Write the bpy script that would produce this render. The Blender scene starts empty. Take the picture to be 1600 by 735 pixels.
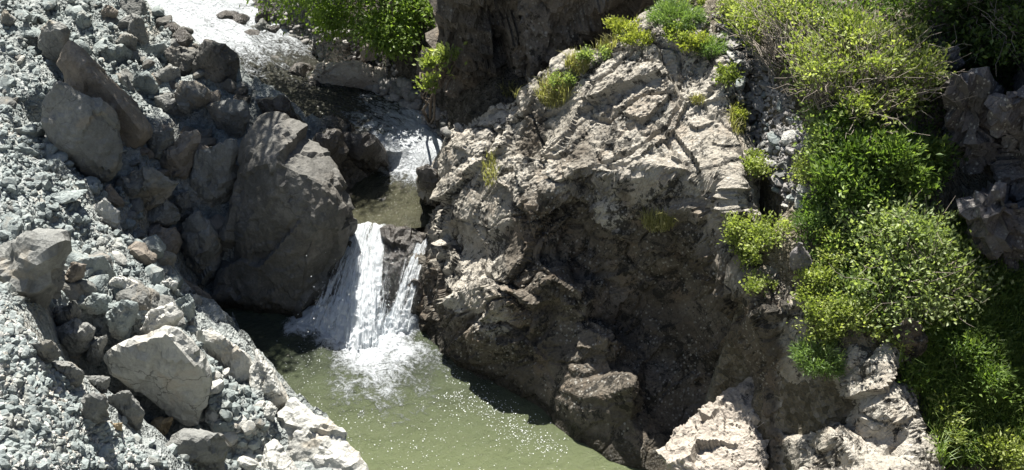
import bpy, bmesh, math, random
import numpy as np
from mathutils import Vector, Matrix
from mathutils.geometry import delaunay_2d_cdt

SC = bpy.context.scene
COL = SC.collection
R = math.radians
rng = np.random.default_rng(7)
random.seed(7)

# ---------------------------------------------------------------- camera
CAM_H, PITCH, HFOV = 14.0, 33.0, 46.0
cd = bpy.data.cameras.new("camera")
cam = bpy.data.objects.new("camera", cd)
COL.objects.link(cam)
cam.location = (0, 0, CAM_H)
cam.rotation_euler = (R(90 - PITCH), 0, 0)
cd.sensor_width = 36
cd.sensor_fit = 'HORIZONTAL'
cd.lens = 18 / math.tan(R(HFOV / 2))
cd.clip_start, cd.clip_end = 0.1, 2000
SC.camera = cam

# ---------------------------------------------------------------- light
SUN_AZ, SUN_EL = -14.0, 65.0          # azimuth to the right of +Y
w = bpy.data.worlds.new("World")
SC.world = w
w.use_nodes = True
nt = w.node_tree
sky = nt.nodes.new("ShaderNodeTexSky")
sky.sky_type = 'NISHITA'
sky.sun_disc = False
sky.sun_elevation = R(SUN_EL)
sky.sun_rotation = R(SUN_AZ)
nt.links.new(sky.outputs[0], nt.nodes["Background"].inputs[0])
nt.nodes["Background"].inputs[1].default_value = 0.05
sl = bpy.data.lights.new("sun", 'SUN')
sl.energy = 5.0
sl.angle = R(0.5)
sl.color = (1.0, 0.955, 0.88)
so = bpy.data.objects.new("sun", sl)
COL.objects.link(so)
SUN = Vector((math.sin(R(SUN_AZ)) * math.cos(R(SUN_EL)), math.cos(R(SUN_AZ)) * math.cos(R(SUN_EL)), math.sin(R(SUN_EL))))
so.rotation_euler = (-SUN).to_track_quat('-Z', 'Y').to_euler()
so.location = (10, 20, 30)
SC.view_settings.view_transform = 'Standard'
SC.view_settings.look = 'None'
SC.view_settings.exposure = 1.42
SC.view_settings.gamma = 1
SC.cycles.max_bounces = 6
SC.cycles.diffuse_bounces = 1
SC.cycles.transparent_max_bounces = 16

# ---------------------------------------------------------------- geometry helpers
FPX = 800 / math.tan(R(HFOV / 2))
COSP, SINP = math.cos(R(PITCH)), math.sin(R(PITCH))


def ray(px, py):
    a, b = (px - 800) / FPX, (367.5 - py) / FPX
    return np.array([a, COSP + SINP * b, -SINP + COSP * b])


def at_t(px, py, t):
    return np.array([0, 0, CAM_H]) + ray(px, py) * t


def at_z(px, py, z):
    d = ray(px, py)
    return at_t(px, py, (z - CAM_H) / d[2])


def at_y(px, py, Y):
    d = ray(px, py)
    return at_t(px, py, Y / d[1])


def _h(i, j, k, s):
    n = (i * 374761393 + j * 668265263 + k * 2147483647 + s * 974634777) & 0xffffffff
    n = ((n ^ (n >> 13)) * 1274126177) & 0xffffffff
    n = ((n ^ (n >> 16)) * 2246822519) & 0xffffffff
    return ((n ^ (n >> 15)) & 0xffffff) / float(0xffffff)


def vnoise(p, s=0):
    """value noise in -1..1 at points p (N,3)"""
    p = np.asarray(p, dtype=np.float64)
    i0 = np.floor(p).astype(np.int64)
    f = p - i0
    f = f * f * f * (f * (f * 6 - 15) + 10)
    i, j, k = i0[:, 0], i0[:, 1], i0[:, 2]
    out = 0
    for a in (0, 1):
        wa = f[:, 0] if a else 1 - f[:, 0]
        for b in (0, 1):
            wb = f[:, 1] if b else 1 - f[:, 1]
            for c in (0, 1):
                wc = f[:, 2] if c else 1 - f[:, 2]
                out = out + wa * wb * wc * _h(i + a, j + b, k + c, s)
    return out * 2 - 1


def fbm(p, scale=1.0, octv=4, gain=0.5, s=0, ridged=False):
    p = np.asarray(p) * scale
    out, amp, tot = 0, 1.0, 0
    for o in range(octv):
        n = vnoise(p, s + o * 17)
        if ridged:
            n = 1 - 2 * np.abs(n)
        out = out + amp * n
        tot += amp
        amp *= gain
        p = p * 2.03 + 11.3
    return out / tot


def cells(p, scale=1.0, s=0):
    """cellular noise: F1, F2-F1 and the random value of the nearest cell"""
    p = np.asarray(p) * scale
    i0 = np.floor(p).astype(np.int64)
    f1 = np.full(len(p), 9.0)
    f2 = np.full(len(p), 9.0)
    cid = np.zeros(len(p))
    off = np.zeros((len(p), 3))
    for a in (-1, 0, 1):
        for b in (-1, 0, 1):
            for c in (-1, 0, 1):
                i, j, k = i0[:, 0] + a, i0[:, 1] + b, i0[:, 2] + c
                v = np.stack([i + _h(i, j, k, s), j + _h(i, j, k, s + 1), k + _h(i, j, k, s + 2)], 1) - p
                d = np.sqrt((v ** 2).sum(1))
                near = d < f1
                f2 = np.where(near, f1, np.minimum(f2, d))
                cid = np.where(near, _h(i, j, k, s + 3), cid)
                off = np.where(near[:, None], v, off)
                f1 = np.where(near, d, f1)
    return f1, f2 - f1, cid, off


def facets(p, scale, s):
    """faceted relief: every cell is a plane tilted its own way"""
    f1, e, cid, off = cells(p, scale, s)
    g = np.stack([_h((cid * 9999).astype(np.int64), s + 5, 3, 1), _h((cid * 9999).astype(np.int64), s + 6, 4, 2),
                  _h((cid * 9999).astype(np.int64), s + 7, 5, 3)], 1) * 2 - 1
    return (g * off).sum(1) + (cid - 0.5) * 0.9


def mesh(name, v, f, mat=None, smooth=False, attrs=None, uv=None):
    me = bpy.data.meshes.new(name)
    v = np.asarray(v, dtype=np.float32)
    f = np.asarray(f, dtype=np.int32)
    n = f.shape[1]
    me.vertices.add(len(v))
    me.vertices.foreach_set("co", v.ravel())
    me.loops.add(f.size)
    me.loops.foreach_set("vertex_index", f.ravel())
    me.polygons.add(len(f))
    me.polygons.foreach_set("loop_start", np.arange(0, f.size, n, dtype=np.int32))
    me.polygons.foreach_set("loop_total", np.full(len(f), n, dtype=np.int32))
    me.polygons.foreach_set("use_smooth", np.full(len(f), smooth, dtype=bool))
    if attrs:
        for k, a in attrs.items():
            at = me.attributes.new(k, 'FLOAT', 'POINT')
            at.data.foreach_set("value", np.asarray(a, dtype=np.float32))
    if uv is not None:
        l = me.uv_layers.new(name="UVMap")
        l.data.foreach_set("uv", np.asarray(uv, dtype=np.float32)[f.ravel()].ravel())
    me.update()
    me.validate()
    if mat:
        me.materials.append(mat)
    return me


def put(name, me, parent=None, loc=None):
    o = bpy.data.objects.new(name, me)
    COL.objects.link(o)
    if loc is not None:
        o.location = loc
    if parent:
        o.parent = parent
    return o


def tag(o, label=None, cat=None, group=None, kind=None):
    if label:
        o["label"] = label
    if cat:
        o["category"] = cat
    if group:
        o["group"] = group
    if kind:
        o["kind"] = kind
    return o


def tri_interp(pts, gx, gy):
    """piecewise linear surface through pts (N,3), sampled at the grid lines gx, gy -> z[len(gy), len(gx)]"""
    pts = np.asarray(pts, dtype=float)
    vs, es, fs, ov, oe, of = delaunay_2d_cdt([Vector((p[0], p[1])) for p in pts], [], [], 0, 1e-6)
    z = np.full((len(gy), len(gx)), np.nan)
    zz = [pts[o[0]][2] for o in ov]
    for f in fs:
        (x0, y0), (x1, y1), (x2, y2) = [(vs[i].x, vs[i].y) for i in f]
        ia, ib = np.searchsorted(gx, [min(x0, x1, x2) - 1e-9, max(x0, x1, x2) + 1e-9])
        ja, jb = np.searchsorted(gy, [min(y0, y1, y2) - 1e-9, max(y0, y1, y2) + 1e-9])
        if ib <= ia or jb <= ja:
            continue
        X, Y = np.meshgrid(gx[ia:ib], gy[ja:jb])
        den = (y1 - y2) * (x0 - x2) + (x2 - x1) * (y0 - y2)
        if abs(den) < 1e-12:
            continue
        a = ((y1 - y2) * (X - x2) + (x2 - x1) * (Y - y2)) / den
        b = ((y2 - y0) * (X - x2) + (x0 - x2) * (Y - y2)) / den
        c = 1 - a - b
        ins = (a > -1e-6) & (b > -1e-6) & (c > -1e-6)
        sub = z[ja:jb, ia:ib]
        sub[ins] = (a * zz[f[0]] + b * zz[f[1]] + c * zz[f[2]])[ins]
    return z


def blur(z, n):
    for _ in range(n):
        p = np.pad(z, 1, mode='edge')
        z = (p[:-2, 1:-1] + p[2:, 1:-1] + p[1:-1, :-2] + p[1:-1, 2:] + 2 * z) / 6
    return z


def smooth01(a, b, x):
    t = np.clip((x - a) / (b - a), 0, 1)
    return t * t * (3 - 2 * t)


def grid_faces(nx, ny, keep=None):
    i = np.arange((ny - 1) * nx).reshape(ny - 1, nx)[:, :-1].ravel()
    f = np.stack([i, i + 1, i + nx + 1, i + nx], 1)
    if keep is not None:
        f = f[keep.ravel()[f].any(1)]
    return f


def compact(v, f, *arrs):
    used = np.zeros(len(v), bool)
    used[f.ravel()] = True
    m = np.cumsum(used) - 1
    return (v[used], m[f]) + tuple(a[used] for a in arrs)


def vnormals(v, f):
    n = np.zeros_like(v)
    a = np.cross(v[f[:, 1]] - v[f[:, 0]], v[f[:, 2]] - v[f[:, 0]])
    for k in range(f.shape[1]):
        np.add.at(n, f[:, k], a)
    return n / (np.linalg.norm(n, axis=1)[:, None] + 1e-12)


# ---------------------------------------------------------------- materials
class NT:
    def __init__(self, name):
        self.m = bpy.data.materials.new(name)
        self.m.use_nodes = True
        self.t = self.m.node_tree
        self.b = self.t.nodes["Principled BSDF"]
        self.o = self.t.nodes["Material Output"]

    def n(self, kind, **kw):
        x = self.t.nodes.new("ShaderNode" + kind)
        for k, v in kw.items():
            if k in x.inputs:
                x.inputs[k].default_value = v
            else:
                setattr(x, k, v)
        return x

    def l(self, a, b):
        self.t.links.new(a, b)

    def ramp(self, fac, stops):
        r = self.n("ValToRGB")
        e = r.color_ramp.elements
        e[0].position, e[0].color = stops[0][0], tuple(stops[0][1]) + (1,)
        e[1].position, e[1].color = stops[-1][0], tuple(stops[-1][1]) + (1,)
        for p, c in stops[1:-1]:
            x = e.new(p)
            x.color = tuple(c) + (1,)
        self.l(fac, r.inputs[0])
        return r.outputs[0]

    def mix(self, fac, a, b, mode='MIX'):
        x = self.n("Mix", data_type='RGBA', blend_type=mode)
        if isinstance(fac, (int, float)):
            x.inputs[0].default_value = fac
        else:
            self.l(fac, x.inputs[0])
        for v, i in ((a, 6), (b, 7)):
            if isinstance(v, tuple):
                x.inputs[i].default_value = v + (1,)
            else:
                self.l(v, x.inputs[i])
        return x.outputs[2]

    def math(self, op, a, b=0.0, clamp=False):
        x = self.n("Math", operation=op, use_clamp=clamp)
        for v, i in ((a, 0), (b, 1)):
            if isinstance(v, (int, float)):
                x.inputs[i].default_value = v
            else:
                self.l(v, x.inputs[i])
        return x.outputs[0]

    def coords(self):
        tc = self.n("TexCoord")
        oi = self.n("ObjectInfo")
        add = self.n("VectorMath", operation='MULTIPLY_ADD')
        self.l(oi.outputs["Location"], add.inputs[0])
        add.inputs[1].default_value = (3.7, 2.9, 4.3)
        self.l(tc.outputs["Object"], add.inputs[2])
        return add.outputs[0]

    def noise(self, co, scale, detail=6, rough=0.6, dist=0.0):
        x = self.n("TexNoise", Scale=scale, Detail=detail, Roughness=rough, Distortion=dist)
        self.l(co, x.inputs["Vector"])
        return x.outputs[0]

    def vor(self, co, scale, feature='F1', rand=1.0):
        x = self.n("TexVoronoi", Scale=scale, feature=feature)
        x.inputs["Randomness"].default_value = rand
        self.l(co, x.inputs["Vector"])
        return x


def step(m, v, a, b):
    x = m.n("MapRange", interpolation_type='SMOOTHSTEP')
    m.l(v, x.inputs[0])
    x.inputs[1].default_value, x.inputs[2].default_value = a, b
    return x.outputs[0]


def rock_mat(name, dark, mid, light, tan=None, tan_amt=0.5, lichen=0.0, black=0.0, cracks=0.3, bump=0.5, scale=1.0,
             rough=0.85, spec=0.25, attr=None, wetline=False):
    m = NT(name)
    co = m.coords()
    n1 = m.noise(co, 0.9 * scale, 6, 0.62, 0.4)
    n2 = m.noise(co, 5 * scale, 8, 0.68, 0.3)
    n3 = m.noise(co, 26 * scale, 6, 0.7)
    s = m.math('ADD', m.math('MULTIPLY', n1, 0.5), m.math('ADD', m.math('MULTIPLY', n2, 0.35), m.math('MULTIPLY', n3, 0.3)))
    col = m.ramp(s, [(0.38, dark), (0.56, mid), (0.74, light)])
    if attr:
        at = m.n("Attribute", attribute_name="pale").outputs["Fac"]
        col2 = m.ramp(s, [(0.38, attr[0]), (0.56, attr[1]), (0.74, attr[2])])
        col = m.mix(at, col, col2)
    if tan:
        t = m.noise(co, 1.3 * scale, 4, 0.6, 0.8)
        col = m.mix(m.math('MULTIPLY', step(m, t, 0.52, 0.66), tan_amt), col, tan)
    if black > 0:
        bl = m.noise(co, 2.1 * scale, 7, 0.72, 0.6)
        bk = m.noise(co, 7.5 * scale, 8, 0.78, 0.3)
        bb = m.math('ADD', m.math('MULTIPLY', bl, 0.6), m.math('MULTIPLY', bk, 0.5))
        bb = step(m, bb, 0.655 - 0.05 * black, 0.685 - 0.05 * black)
        col = m.mix(m.math('MULTIPLY', bb, 0.88), col, (0.025, 0.024, 0.021))
    if lichen > 0:
        lc = m.vor(co, 13 * scale)
        ln = m.noise(co, 1.7 * scale, 5, 0.7)
        dn = m.noise(co, 30 * scale, 3, 0.6)
        dd = m.math('ADD', lc.outputs[0], m.math('MULTIPLY', dn, 0.25))
        lf = m.math('MULTIPLY', step(m, dd, 0.42, 0.34), step(m, ln, 0.44, 0.54))
        col = m.mix(m.math('MULTIPLY', lf, lichen), col, (0.46, 0.45, 0.41))
    cr = m.vor(co, 2.2 * scale, 'DISTANCE_TO_EDGE')
    wv = m.n("VectorMath", operation='ADD')
    nz = m.n("TexNoise", Scale=2.5 * scale, Detail=5.0)
    m.l(co, nz.inputs["Vector"])
    m.l(co, wv.inputs[0])
    sc_ = m.n("VectorMath", operation='SCALE')
    m.l(nz.outputs[1], sc_.inputs[0])
    sc_.inputs[3].default_value = 0.5
    m.l(sc_.outputs[0], wv.inputs[1])
    m.l(wv.outputs[0], cr.inputs["Vector"])
    ck = m.math('MULTIPLY', step(m, cr.outputs[0], 0.022, 0.0), step(m, m.noise(co, 1.1 * scale, 3, 0.5, 0.5), 0.52, 0.62))
    col = m.mix(m.math('MULTIPLY', ck, cracks), col, (0.03, 0.028, 0.025))
    m.b.inputs["Roughness"].default_value = rough
    if wetline:
        sx = m.n("SeparateXYZ")
        m.l(m.n("NewGeometry").outputs["Position"], sx.inputs[0])
        wl = step(m, m.math('ADD', sx.outputs[2], m.math('MULTIPLY', n2, -0.7)), 0.0, -0.16)
        col = m.mix(m.math('MULTIPLY', wl, 0.8), col, (0.03, 0.027, 0.02))
        rr = m.n("MapRange")
        m.l(wl, rr.inputs[0])
        rr.inputs[3].default_value, rr.inputs[4].default_value = rough, 0.25
        m.l(rr.outputs[0], m.b.inputs["Roughness"])
    m.l(col, m.b.inputs["Base Color"])
    m.b.inputs["Specular IOR Level"].default_value = spec
    h = m.math('ADD', m.math('MULTIPLY', n2, 0.6), m.math('MULTIPLY', n3, 0.35))
    pits = m.vor(co, 17 * scale)
    h = m.math('ADD', h, m.math('MULTIPLY', pits.outputs[0], 0.25))
    fine = m.noise(co, 90 * scale, 4, 0.7)
    h = m.math('ADD', h, m.math('MULTIPLY', fine, 0.12))
    h = m.math('SUBTRACT', h, m.math('MULTIPLY', ck, cracks * 0.5))
    bp = m.n("Bump", Strength=bump, Distance=0.12)
    m.l(h, bp.inputs["Height"])
    m.l(bp.outputs[0], m.b.inputs["Normal"])
    return m.m


M = {}
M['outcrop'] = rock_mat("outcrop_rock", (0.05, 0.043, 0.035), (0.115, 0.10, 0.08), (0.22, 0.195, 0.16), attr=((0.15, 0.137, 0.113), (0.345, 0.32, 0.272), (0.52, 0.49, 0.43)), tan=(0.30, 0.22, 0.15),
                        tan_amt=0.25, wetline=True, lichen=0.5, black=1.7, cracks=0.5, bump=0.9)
M['buttress'] = rock_mat("pale_rock", (0.2, 0.175, 0.15), (0.38, 0.34, 0.29), (0.52, 0.47, 0.41), lichen=0.4, black=0.5, cracks=0.5, bump=0.8)
M['cliff'] = rock_mat("cliff_rock", (0.055, 0.048, 0.041), (0.125, 0.11, 0.092), (0.25, 0.222, 0.19), tan=(0.26, 0.20, 0.135), tan_amt=0.4,
                      lichen=0.4, black=0.6, cracks=0.6, bump=0.9, scale=0.8)
M['shadecliff'] = rock_mat("grey_cliff_rock", (0.07, 0.064, 0.062), (0.15, 0.14, 0.136), (0.28, 0.265, 0.26), lichen=0.8, black=0.7, cracks=0.5,
                           bump=0.8)
M['boulder'] = rock_mat("boulder_rock", (0.085, 0.088, 0.083), (0.165, 0.168, 0.158), (0.28, 0.285, 0.27), tan=(0.32, 0.27, 0.20), tan_amt=0.45,
                        cracks=0.45, bump=0.6)
M['brown'] = rock_mat("brown_rock", (0.11, 0.097, 0.08), (0.21, 0.185, 0.155), (0.34, 0.305, 0.26), tan=(0.30, 0.24, 0.17), tan_amt=0.4, cracks=0.4,
                      bump=0.6)
M['pale'] = rock_mat("pale_boulder", wetline=True, dark=(0.26, 0.26, 0.24), mid=(0.42, 0.42, 0.39), light=(0.55, 0.55, 0.51), tan=(0.45, 0.38, 0.28), tan_amt=0.4, cracks=0.6,
                     bump=0.6)
M['green'] = rock_mat("greenish_stone", (0.11, 0.128, 0.13), (0.21, 0.24, 0.235), (0.34, 0.375, 0.365), tan=(0.34, 0.31, 0.26), tan_amt=0.35,
                      cracks=0.25, bump=0.5, scale=1.6)
M['fall_side'] = rock_mat("smooth_river_rock", (0.042, 0.041, 0.038), (0.09, 0.088, 0.08), (0.19, 0.185, 0.17), tan=(0.16, 0.145, 0.125), tan_amt=0.4, wetline=True,
                          cracks=0.55, bump=0.45, rough=0.7)
M['wet'] = rock_mat("wet_rock", (0.018, 0.016, 0.014), (0.045, 0.04, 0.035), (0.10, 0.09, 0.075), cracks=0.3, bump=0.6, rough=0.32, spec=0.5)
M['cobble'] = rock_mat("cobble_rock", (0.11, 0.105, 0.10), (0.23, 0.22, 0.21), (0.40, 0.39, 0.37), cracks=0.0, bump=0.3, scale=2.0)
M['tanrock'] = rock_mat("tan_rock", (0.22, 0.16, 0.09), (0.36, 0.28, 0.17), (0.45, 0.38, 0.27), cracks=0.3, bump=0.5)


def ground_mat():
    m = NT("ground")
    co = m.coords()
    n1 = m.noise(co, 1.1, 6, 0.65)
    n2 = m.noise(co, 9, 8, 0.7)
    v = m.vor(co, 11)
    v2 = m.vor(co, 28)
    s = m.math('ADD', m.math('MULTIPLY', n1, 0.3), m.math('ADD', m.math('MULTIPLY', n2, 0.4), m.math('MULTIPLY', v.outputs[1], 0.3)))
    grey = m.ramp(s, [(0.3, (0.11, 0.125, 0.125)), (0.5, (0.23, 0.25, 0.243)), (0.72, (0.37, 0.39, 0.375))])
    tn = m.noise(co, 0.8, 4, 0.6, 0.5)
    grey = m.mix(m.math('MULTIPLY', step(m, tn, 0.52, 0.68), 0.5), grey, (0.37, 0.33, 0.27))
    soil = m.ramp(s, [(0.3, (0.05, 0.045, 0.03)), (0.5, (0.12, 0.105, 0.075)), (0.72, (0.24, 0.22, 0.18))])
    bed = m.ramp(s, [(0.3, (0.03, 0.028, 0.022)), (0.5, (0.08, 0.073, 0.06)), (0.72, (0.2, 0.185, 0.16))])
    a = m.n("Attribute", attribute_name="soil")
    b = m.n("Attribute", attribute_name="bed")
    col = m.mix(a.outputs["Fac"], grey, soil)
    col = m.mix(b.outputs["Fac"], col, bed)
    m.l(col, m.b.inputs["Base Color"])
    m.b.inputs["Roughness"].default_value = 0.9
    m.b.inputs["Specular IOR Level"].default_value = 0.2
    h = m.math('ADD', m.math('MULTIPLY', v.outputs[0], 0.7), m.math('ADD', m.math('MULTIPLY', v2.outputs[0], 0.35), m.math('MULTIPLY', n2, 0.4)))
    bp = m.n("Bump", Strength=0.9, Distance=0.1)
    m.l(h, bp.inputs["Height"])
    m.l(bp.outputs[0], m.b.inputs["Normal"])
    return m.m


M['ground'] = ground_mat()


def water_mat(name, deep, rough=0.07, b1=0.35, stretch=(1, 1, 1), s1=7.0, s2=26.0, flow=False):
    m = NT(name)
    co = m.coords()
    if flow:
        cx = m.n("CombineXYZ")
        m.l(m.n("Attribute", attribute_name="across").outputs["Fac"], cx.inputs[0])
        m.l(m.n("Attribute", attribute_name="along").outputs["Fac"], cx.inputs[1])
        co = cx.outputs[0]
    mp = m.n("Mapping")
    mp.inputs["Scale"].default_value = stretch
    m.l(co, mp.inputs[0])
    cs = mp.outputs[0]
    fo = m.n("Attribute", attribute_name="foam").outputs["Fac"]
    mu = m.n("Attribute", attribute_name="water_tone").outputs["Fac"]
    f1 = m.noise(cs, 6, 8, 0.7, 1.2)
    f2 = m.noise(cs, 24, 6, 0.7, 0.5)
    ff = m.math('ADD', m.math('MULTIPLY', f1, 1.2), m.math('SUBTRACT', m.math('MULTIPLY', f2, 0.8), 0.5))
    # foam where the attribute beats the noise
    d = m.math('SUBTRACT', m.math('MULTIPLY', fo, 1.25), m.math('SUBTRACT', 1.14 if flow else 1.07, ff))
    mask = step(m, d, *((-0.10, 0.22) if flow else (-0.14, 0.30)))
    base = m.mix(mu, deep[0], deep[1])
    sw = m.noise(cs, 1.2, 4, 0.6, 0.8)
    base = m.mix(m.math('MULTIPLY', step(m, sw, 0.4, 0.65), 0.35), base, deep[2])
    col = m.mix(mask, base, (0.66, 0.70, 0.73))
    m.l(col, m.b.inputs["Base Color"])
    rg = m.n("MapRange")
    m.l(mask, rg.inputs[0])
    rg.inputs[3].default_value, rg.inputs[4].default_value = rough, 0.45
    m.l(rg.outputs[0], m.b.inputs["Roughness"])
    m.b.inputs["IOR"].default_value = 1.33
    w1 = m.noise(cs, s1, 5, 0.6, 0.4)
    w2 = m.noise(cs, s2, 4, 0.65)
    h = m.math('ADD', m.math('MULTIPLY', w1, 0.55), m.math('MULTIPLY', w2, 0.30))
    h = m.math('ADD', h, m.math('MULTIPLY', m.math('MULTIPLY', ff, mask), 0.9))
    bp = m.n("Bump", Strength=b1, Distance=0.2)
    m.l(h, bp.inputs["Height"])
    m.l(bp.outputs[0], m.b.inputs["Normal"])
    return m.m


M['pool'] = water_mat("pool_water", ((0.035, 0.042, 0.03), (0.135, 0.158, 0.08), (0.092, 0.112, 0.06)), rough=0.13, b1=0.8, s1=6, s2=40)
M['stream'] = water_mat("stream_water", ((0.03, 0.03, 0.024), (0.11, 0.11, 0.06), (0.02, 0.02, 0.016)), rough=0.12, b1=0.9, s1=6, s2=24, stretch=(1.2, .7, 1), flow=True)


def fall_mat():
    m = NT("falling_water")
    uv = m.n("TexCoord").outputs["UV"]
    mp = m.n("Mapping")
    mp.inputs["Scale"].default_value = (5.0, 1.1, 1)
    m.l(uv, mp.inputs[0])
    n1 = m.noise(mp.outputs[0], 3.5, 8, 0.72, 0.5)
    mp2 = m.n("Mapping")
    mp2.inputs["Scale"].default_value = (9.0, 5.0, 1)
    m.l(uv, mp2.inputs[0])
    n2 = m.noise(mp2.outputs[0], 4, 6, 0.75, 0.6)
    s = m.math('ADD', m.math('MULTIPLY', n1, 0.62), m.math('MULTIPLY', n2, 0.38))
    dens = m.n("Attribute", attribute_name="sheet").outputs["Fac"]
    d = m.math('ADD', m.math('MULTIPLY', s, 2.4), m.math('SUBTRACT', m.math('MULTIPLY', dens, 0.8), 1.80))
    mask = step(m, d, -0.12, 0.22)
    m.b.inputs["Base Color"].default_value = (0.82, 0.86, 0.89, 1)
    m.b.inputs["Roughness"].default_value = 0.35
    m.b.inputs["Specular IOR Level"].default_value = 0.5
    bp = m.n("Bump", Strength=0.8, Distance=0.1)
    m.l(s, bp.inputs["Height"])
    m.l(bp.outputs[0], m.b.inputs["Normal"])
    tl = m.n("BsdfTranslucent")
    tl.inputs[0].default_value = (0.85, 0.9, 0.93, 1)
    mx = m.n("MixShader")
    mx.inputs[0].default_value = 0.45
    m.l(m.b.outputs[0], mx.inputs[1])
    m.l(tl.outputs[0], mx.inputs[2])
    tr = m.n("BsdfTransparent")
    tr.inputs[0].default_value = (0.97, 0.98, 0.99, 1)
    gl = m.n("BsdfGlossy")
    gl.inputs["Roughness"].default_value = 0.15
    m.l(bp.outputs[0], gl.inputs["Normal"])
    clear = m.n("MixShader")
    clear.inputs[0].default_value = 0.03
    m.l(tr.outputs[0], clear.inputs[1])
    m.l(gl.outputs[0], clear.inputs[2])
    mm = m.n("MixShader")
    m.l(mask, mm.inputs[0])
    m.l(clear.outputs[0], mm.inputs[1])
    m.l(mx.outputs[0], mm.inputs[2])
    m.l(mm.outputs[0], m.o.inputs["Surface"])
    return m.m


M['fall'] = fall_mat()
_d = NT("water_drops")
_d.b.inputs["Base Color"].default_value = (0.85, 0.88, 0.9, 1)
_d.b.inputs["Roughness"].default_value = 0.1
M['drops'] = _d.m


def leaf_mat(name, c0, c1, c2, trans=0.45, rough=0.45):
    m = NT(name)
    a = m.n("Attribute", attribute_name="tint").outputs["Fac"]
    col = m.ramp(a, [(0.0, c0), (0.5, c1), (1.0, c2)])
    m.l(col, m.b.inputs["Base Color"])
    m.b.inputs["Roughness"].default_value = rough
    m.b.inputs["Specular IOR Level"].default_value = 0.3
    tl = m.n("BsdfTranslucent")
    tc = m.mix(1.0, col, (1.35, 1.45, 0.6), 'MULTIPLY')
    m.l(tc, tl.inputs[0])
    mx = m.n("MixShader")
    mx.inputs[0].default_value = trans
    m.l(m.b.outputs[0], mx.inputs[1])
    m.l(tl.outputs[0], mx.inputs[2])
    m.l(mx.outputs[0], m.o.inputs["Surface"])
    return m.m


M['leaf_yellow'] = leaf_mat("yellow_green_leaves", (0.10, 0.135, 0.04), (0.25, 0.30, 0.095), (0.46, 0.50, 0.22))
M['leaf_pale'] = leaf_mat("pale_green_leaves", (0.11, 0.16, 0.06), (0.24, 0.30, 0.13), (0.42, 0.48, 0.25))
M['leaf_dark'] = leaf_mat("dark_green_leaves", (0.04, 0.065, 0.02), (0.075, 0.12, 0.035), (0.14, 0.2, 0.06))
M['leaf_mid'] = leaf_mat("green_leaves", (0.06, 0.105, 0.025), (0.12, 0.19, 0.05), (0.26, 0.34, 0.11))
M['leaf_tree'] = leaf_mat("tree_leaves", (0.085, 0.13, 0.03), (0.165, 0.24, 0.06), (0.32, 0.42, 0.14), trans=0.55)
M['fern'] = leaf_mat("feathery_leaves", (0.10, 0.165, 0.055), (0.17, 0.25, 0.10), (0.28, 0.36, 0.17))
M['spurge'] = leaf_mat("yellow_spurge", (0.16, 0.19, 0.045), (0.29, 0.32, 0.085), (0.43, 0.44, 0.16))
M['grass'] = leaf_mat("grass_blades", (0.07, 0.11, 0.03), (0.15, 0.23, 0.06), (0.30, 0.38, 0.13))
M['drygrass'] = leaf_mat("dry_grass_blades", (0.16, 0.16, 0.06), (0.28, 0.27, 0.13), (0.42, 0.40, 0.22))
M['bark'] = rock_mat("bark", (0.07, 0.055, 0.04), (0.14, 0.115, 0.09), (0.24, 0.21, 0.17), cracks=0.0, bump=0.5, scale=3)
M['twig'] = rock_mat("dry_twig", (0.15, 0.125, 0.10), (0.25, 0.215, 0.18), (0.36, 0.32, 0.28), cracks=0.0, bump=0.2, scale=3)

# ---------------------------------------------------------------- the ground
STREAM = [(612, 358, 1.20, .78), (612, 345, 1.25, .85), (614, 315, 1.28, .85), (640, 268, 1.42, .62), (645, 232, 1.78, .62), (605, 195, 2.0, .85),
          (520, 160, 2.15, 1.0), (440, 115, 2.4, 1.05), (385, 72, 2.7, 1.15), (325, 28, 3.0, 1.2), (280, -25, 3.35, 1.3), (230, -90, 3.8, 1.4)]
SP = [(at_z(a, b, z)[0], at_z(a, b, z)[1], z, hw) for a, b, z, hw in STREAM]
POOLPX = [(325, 476), (400, 488), (470, 488), (500, 478), (560, 490), (622, 488), (700, 545), (760, 582), (830, 622), (880, 667), (930, 707), (975, 740), (1020, 790), (1060, 860),
          (560, 860), (578, 735), (540, 682), (500, 655), (462, 620), (430, 582), (398, 548), (345, 512)]
POOL = np.array([at_z(a, b, 0)[:2] for a, b in POOLPX])
POOL = np.concatenate([POOL[:14], np.array([[3.0, 8.0], [-1.6, 8.0]]), POOL[14:]])


def poly_dist(poly, X, Y):
    """signed distance to a polygon, negative inside"""
    d = np.full(X.shape, 1e9)
    ins = np.zeros(X.shape, bool)
    n = len(poly)
    for i in range(n):
        (x0, y0), (x1, y1) = poly[i], poly[(i + 1) % n]
        ex, ey = x1 - x0, y1 - y0
        t = np.clip(((X - x0) * ex + (Y - y0) * ey) / (ex * ex + ey * ey + 1e-12), 0, 1)
        d = np.minimum(d, (X - x0 - t * ex) ** 2 + (Y - y0 - t * ey) ** 2)
        c = ((y0 > Y) != (y1 > Y)) & (X < (x1 - x0) * (Y - y0) / (y1 - y0 + 1e-15) + x0)
        ins ^= c
    d = np.sqrt(d)
    return np.where(ins, -d, d)


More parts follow.
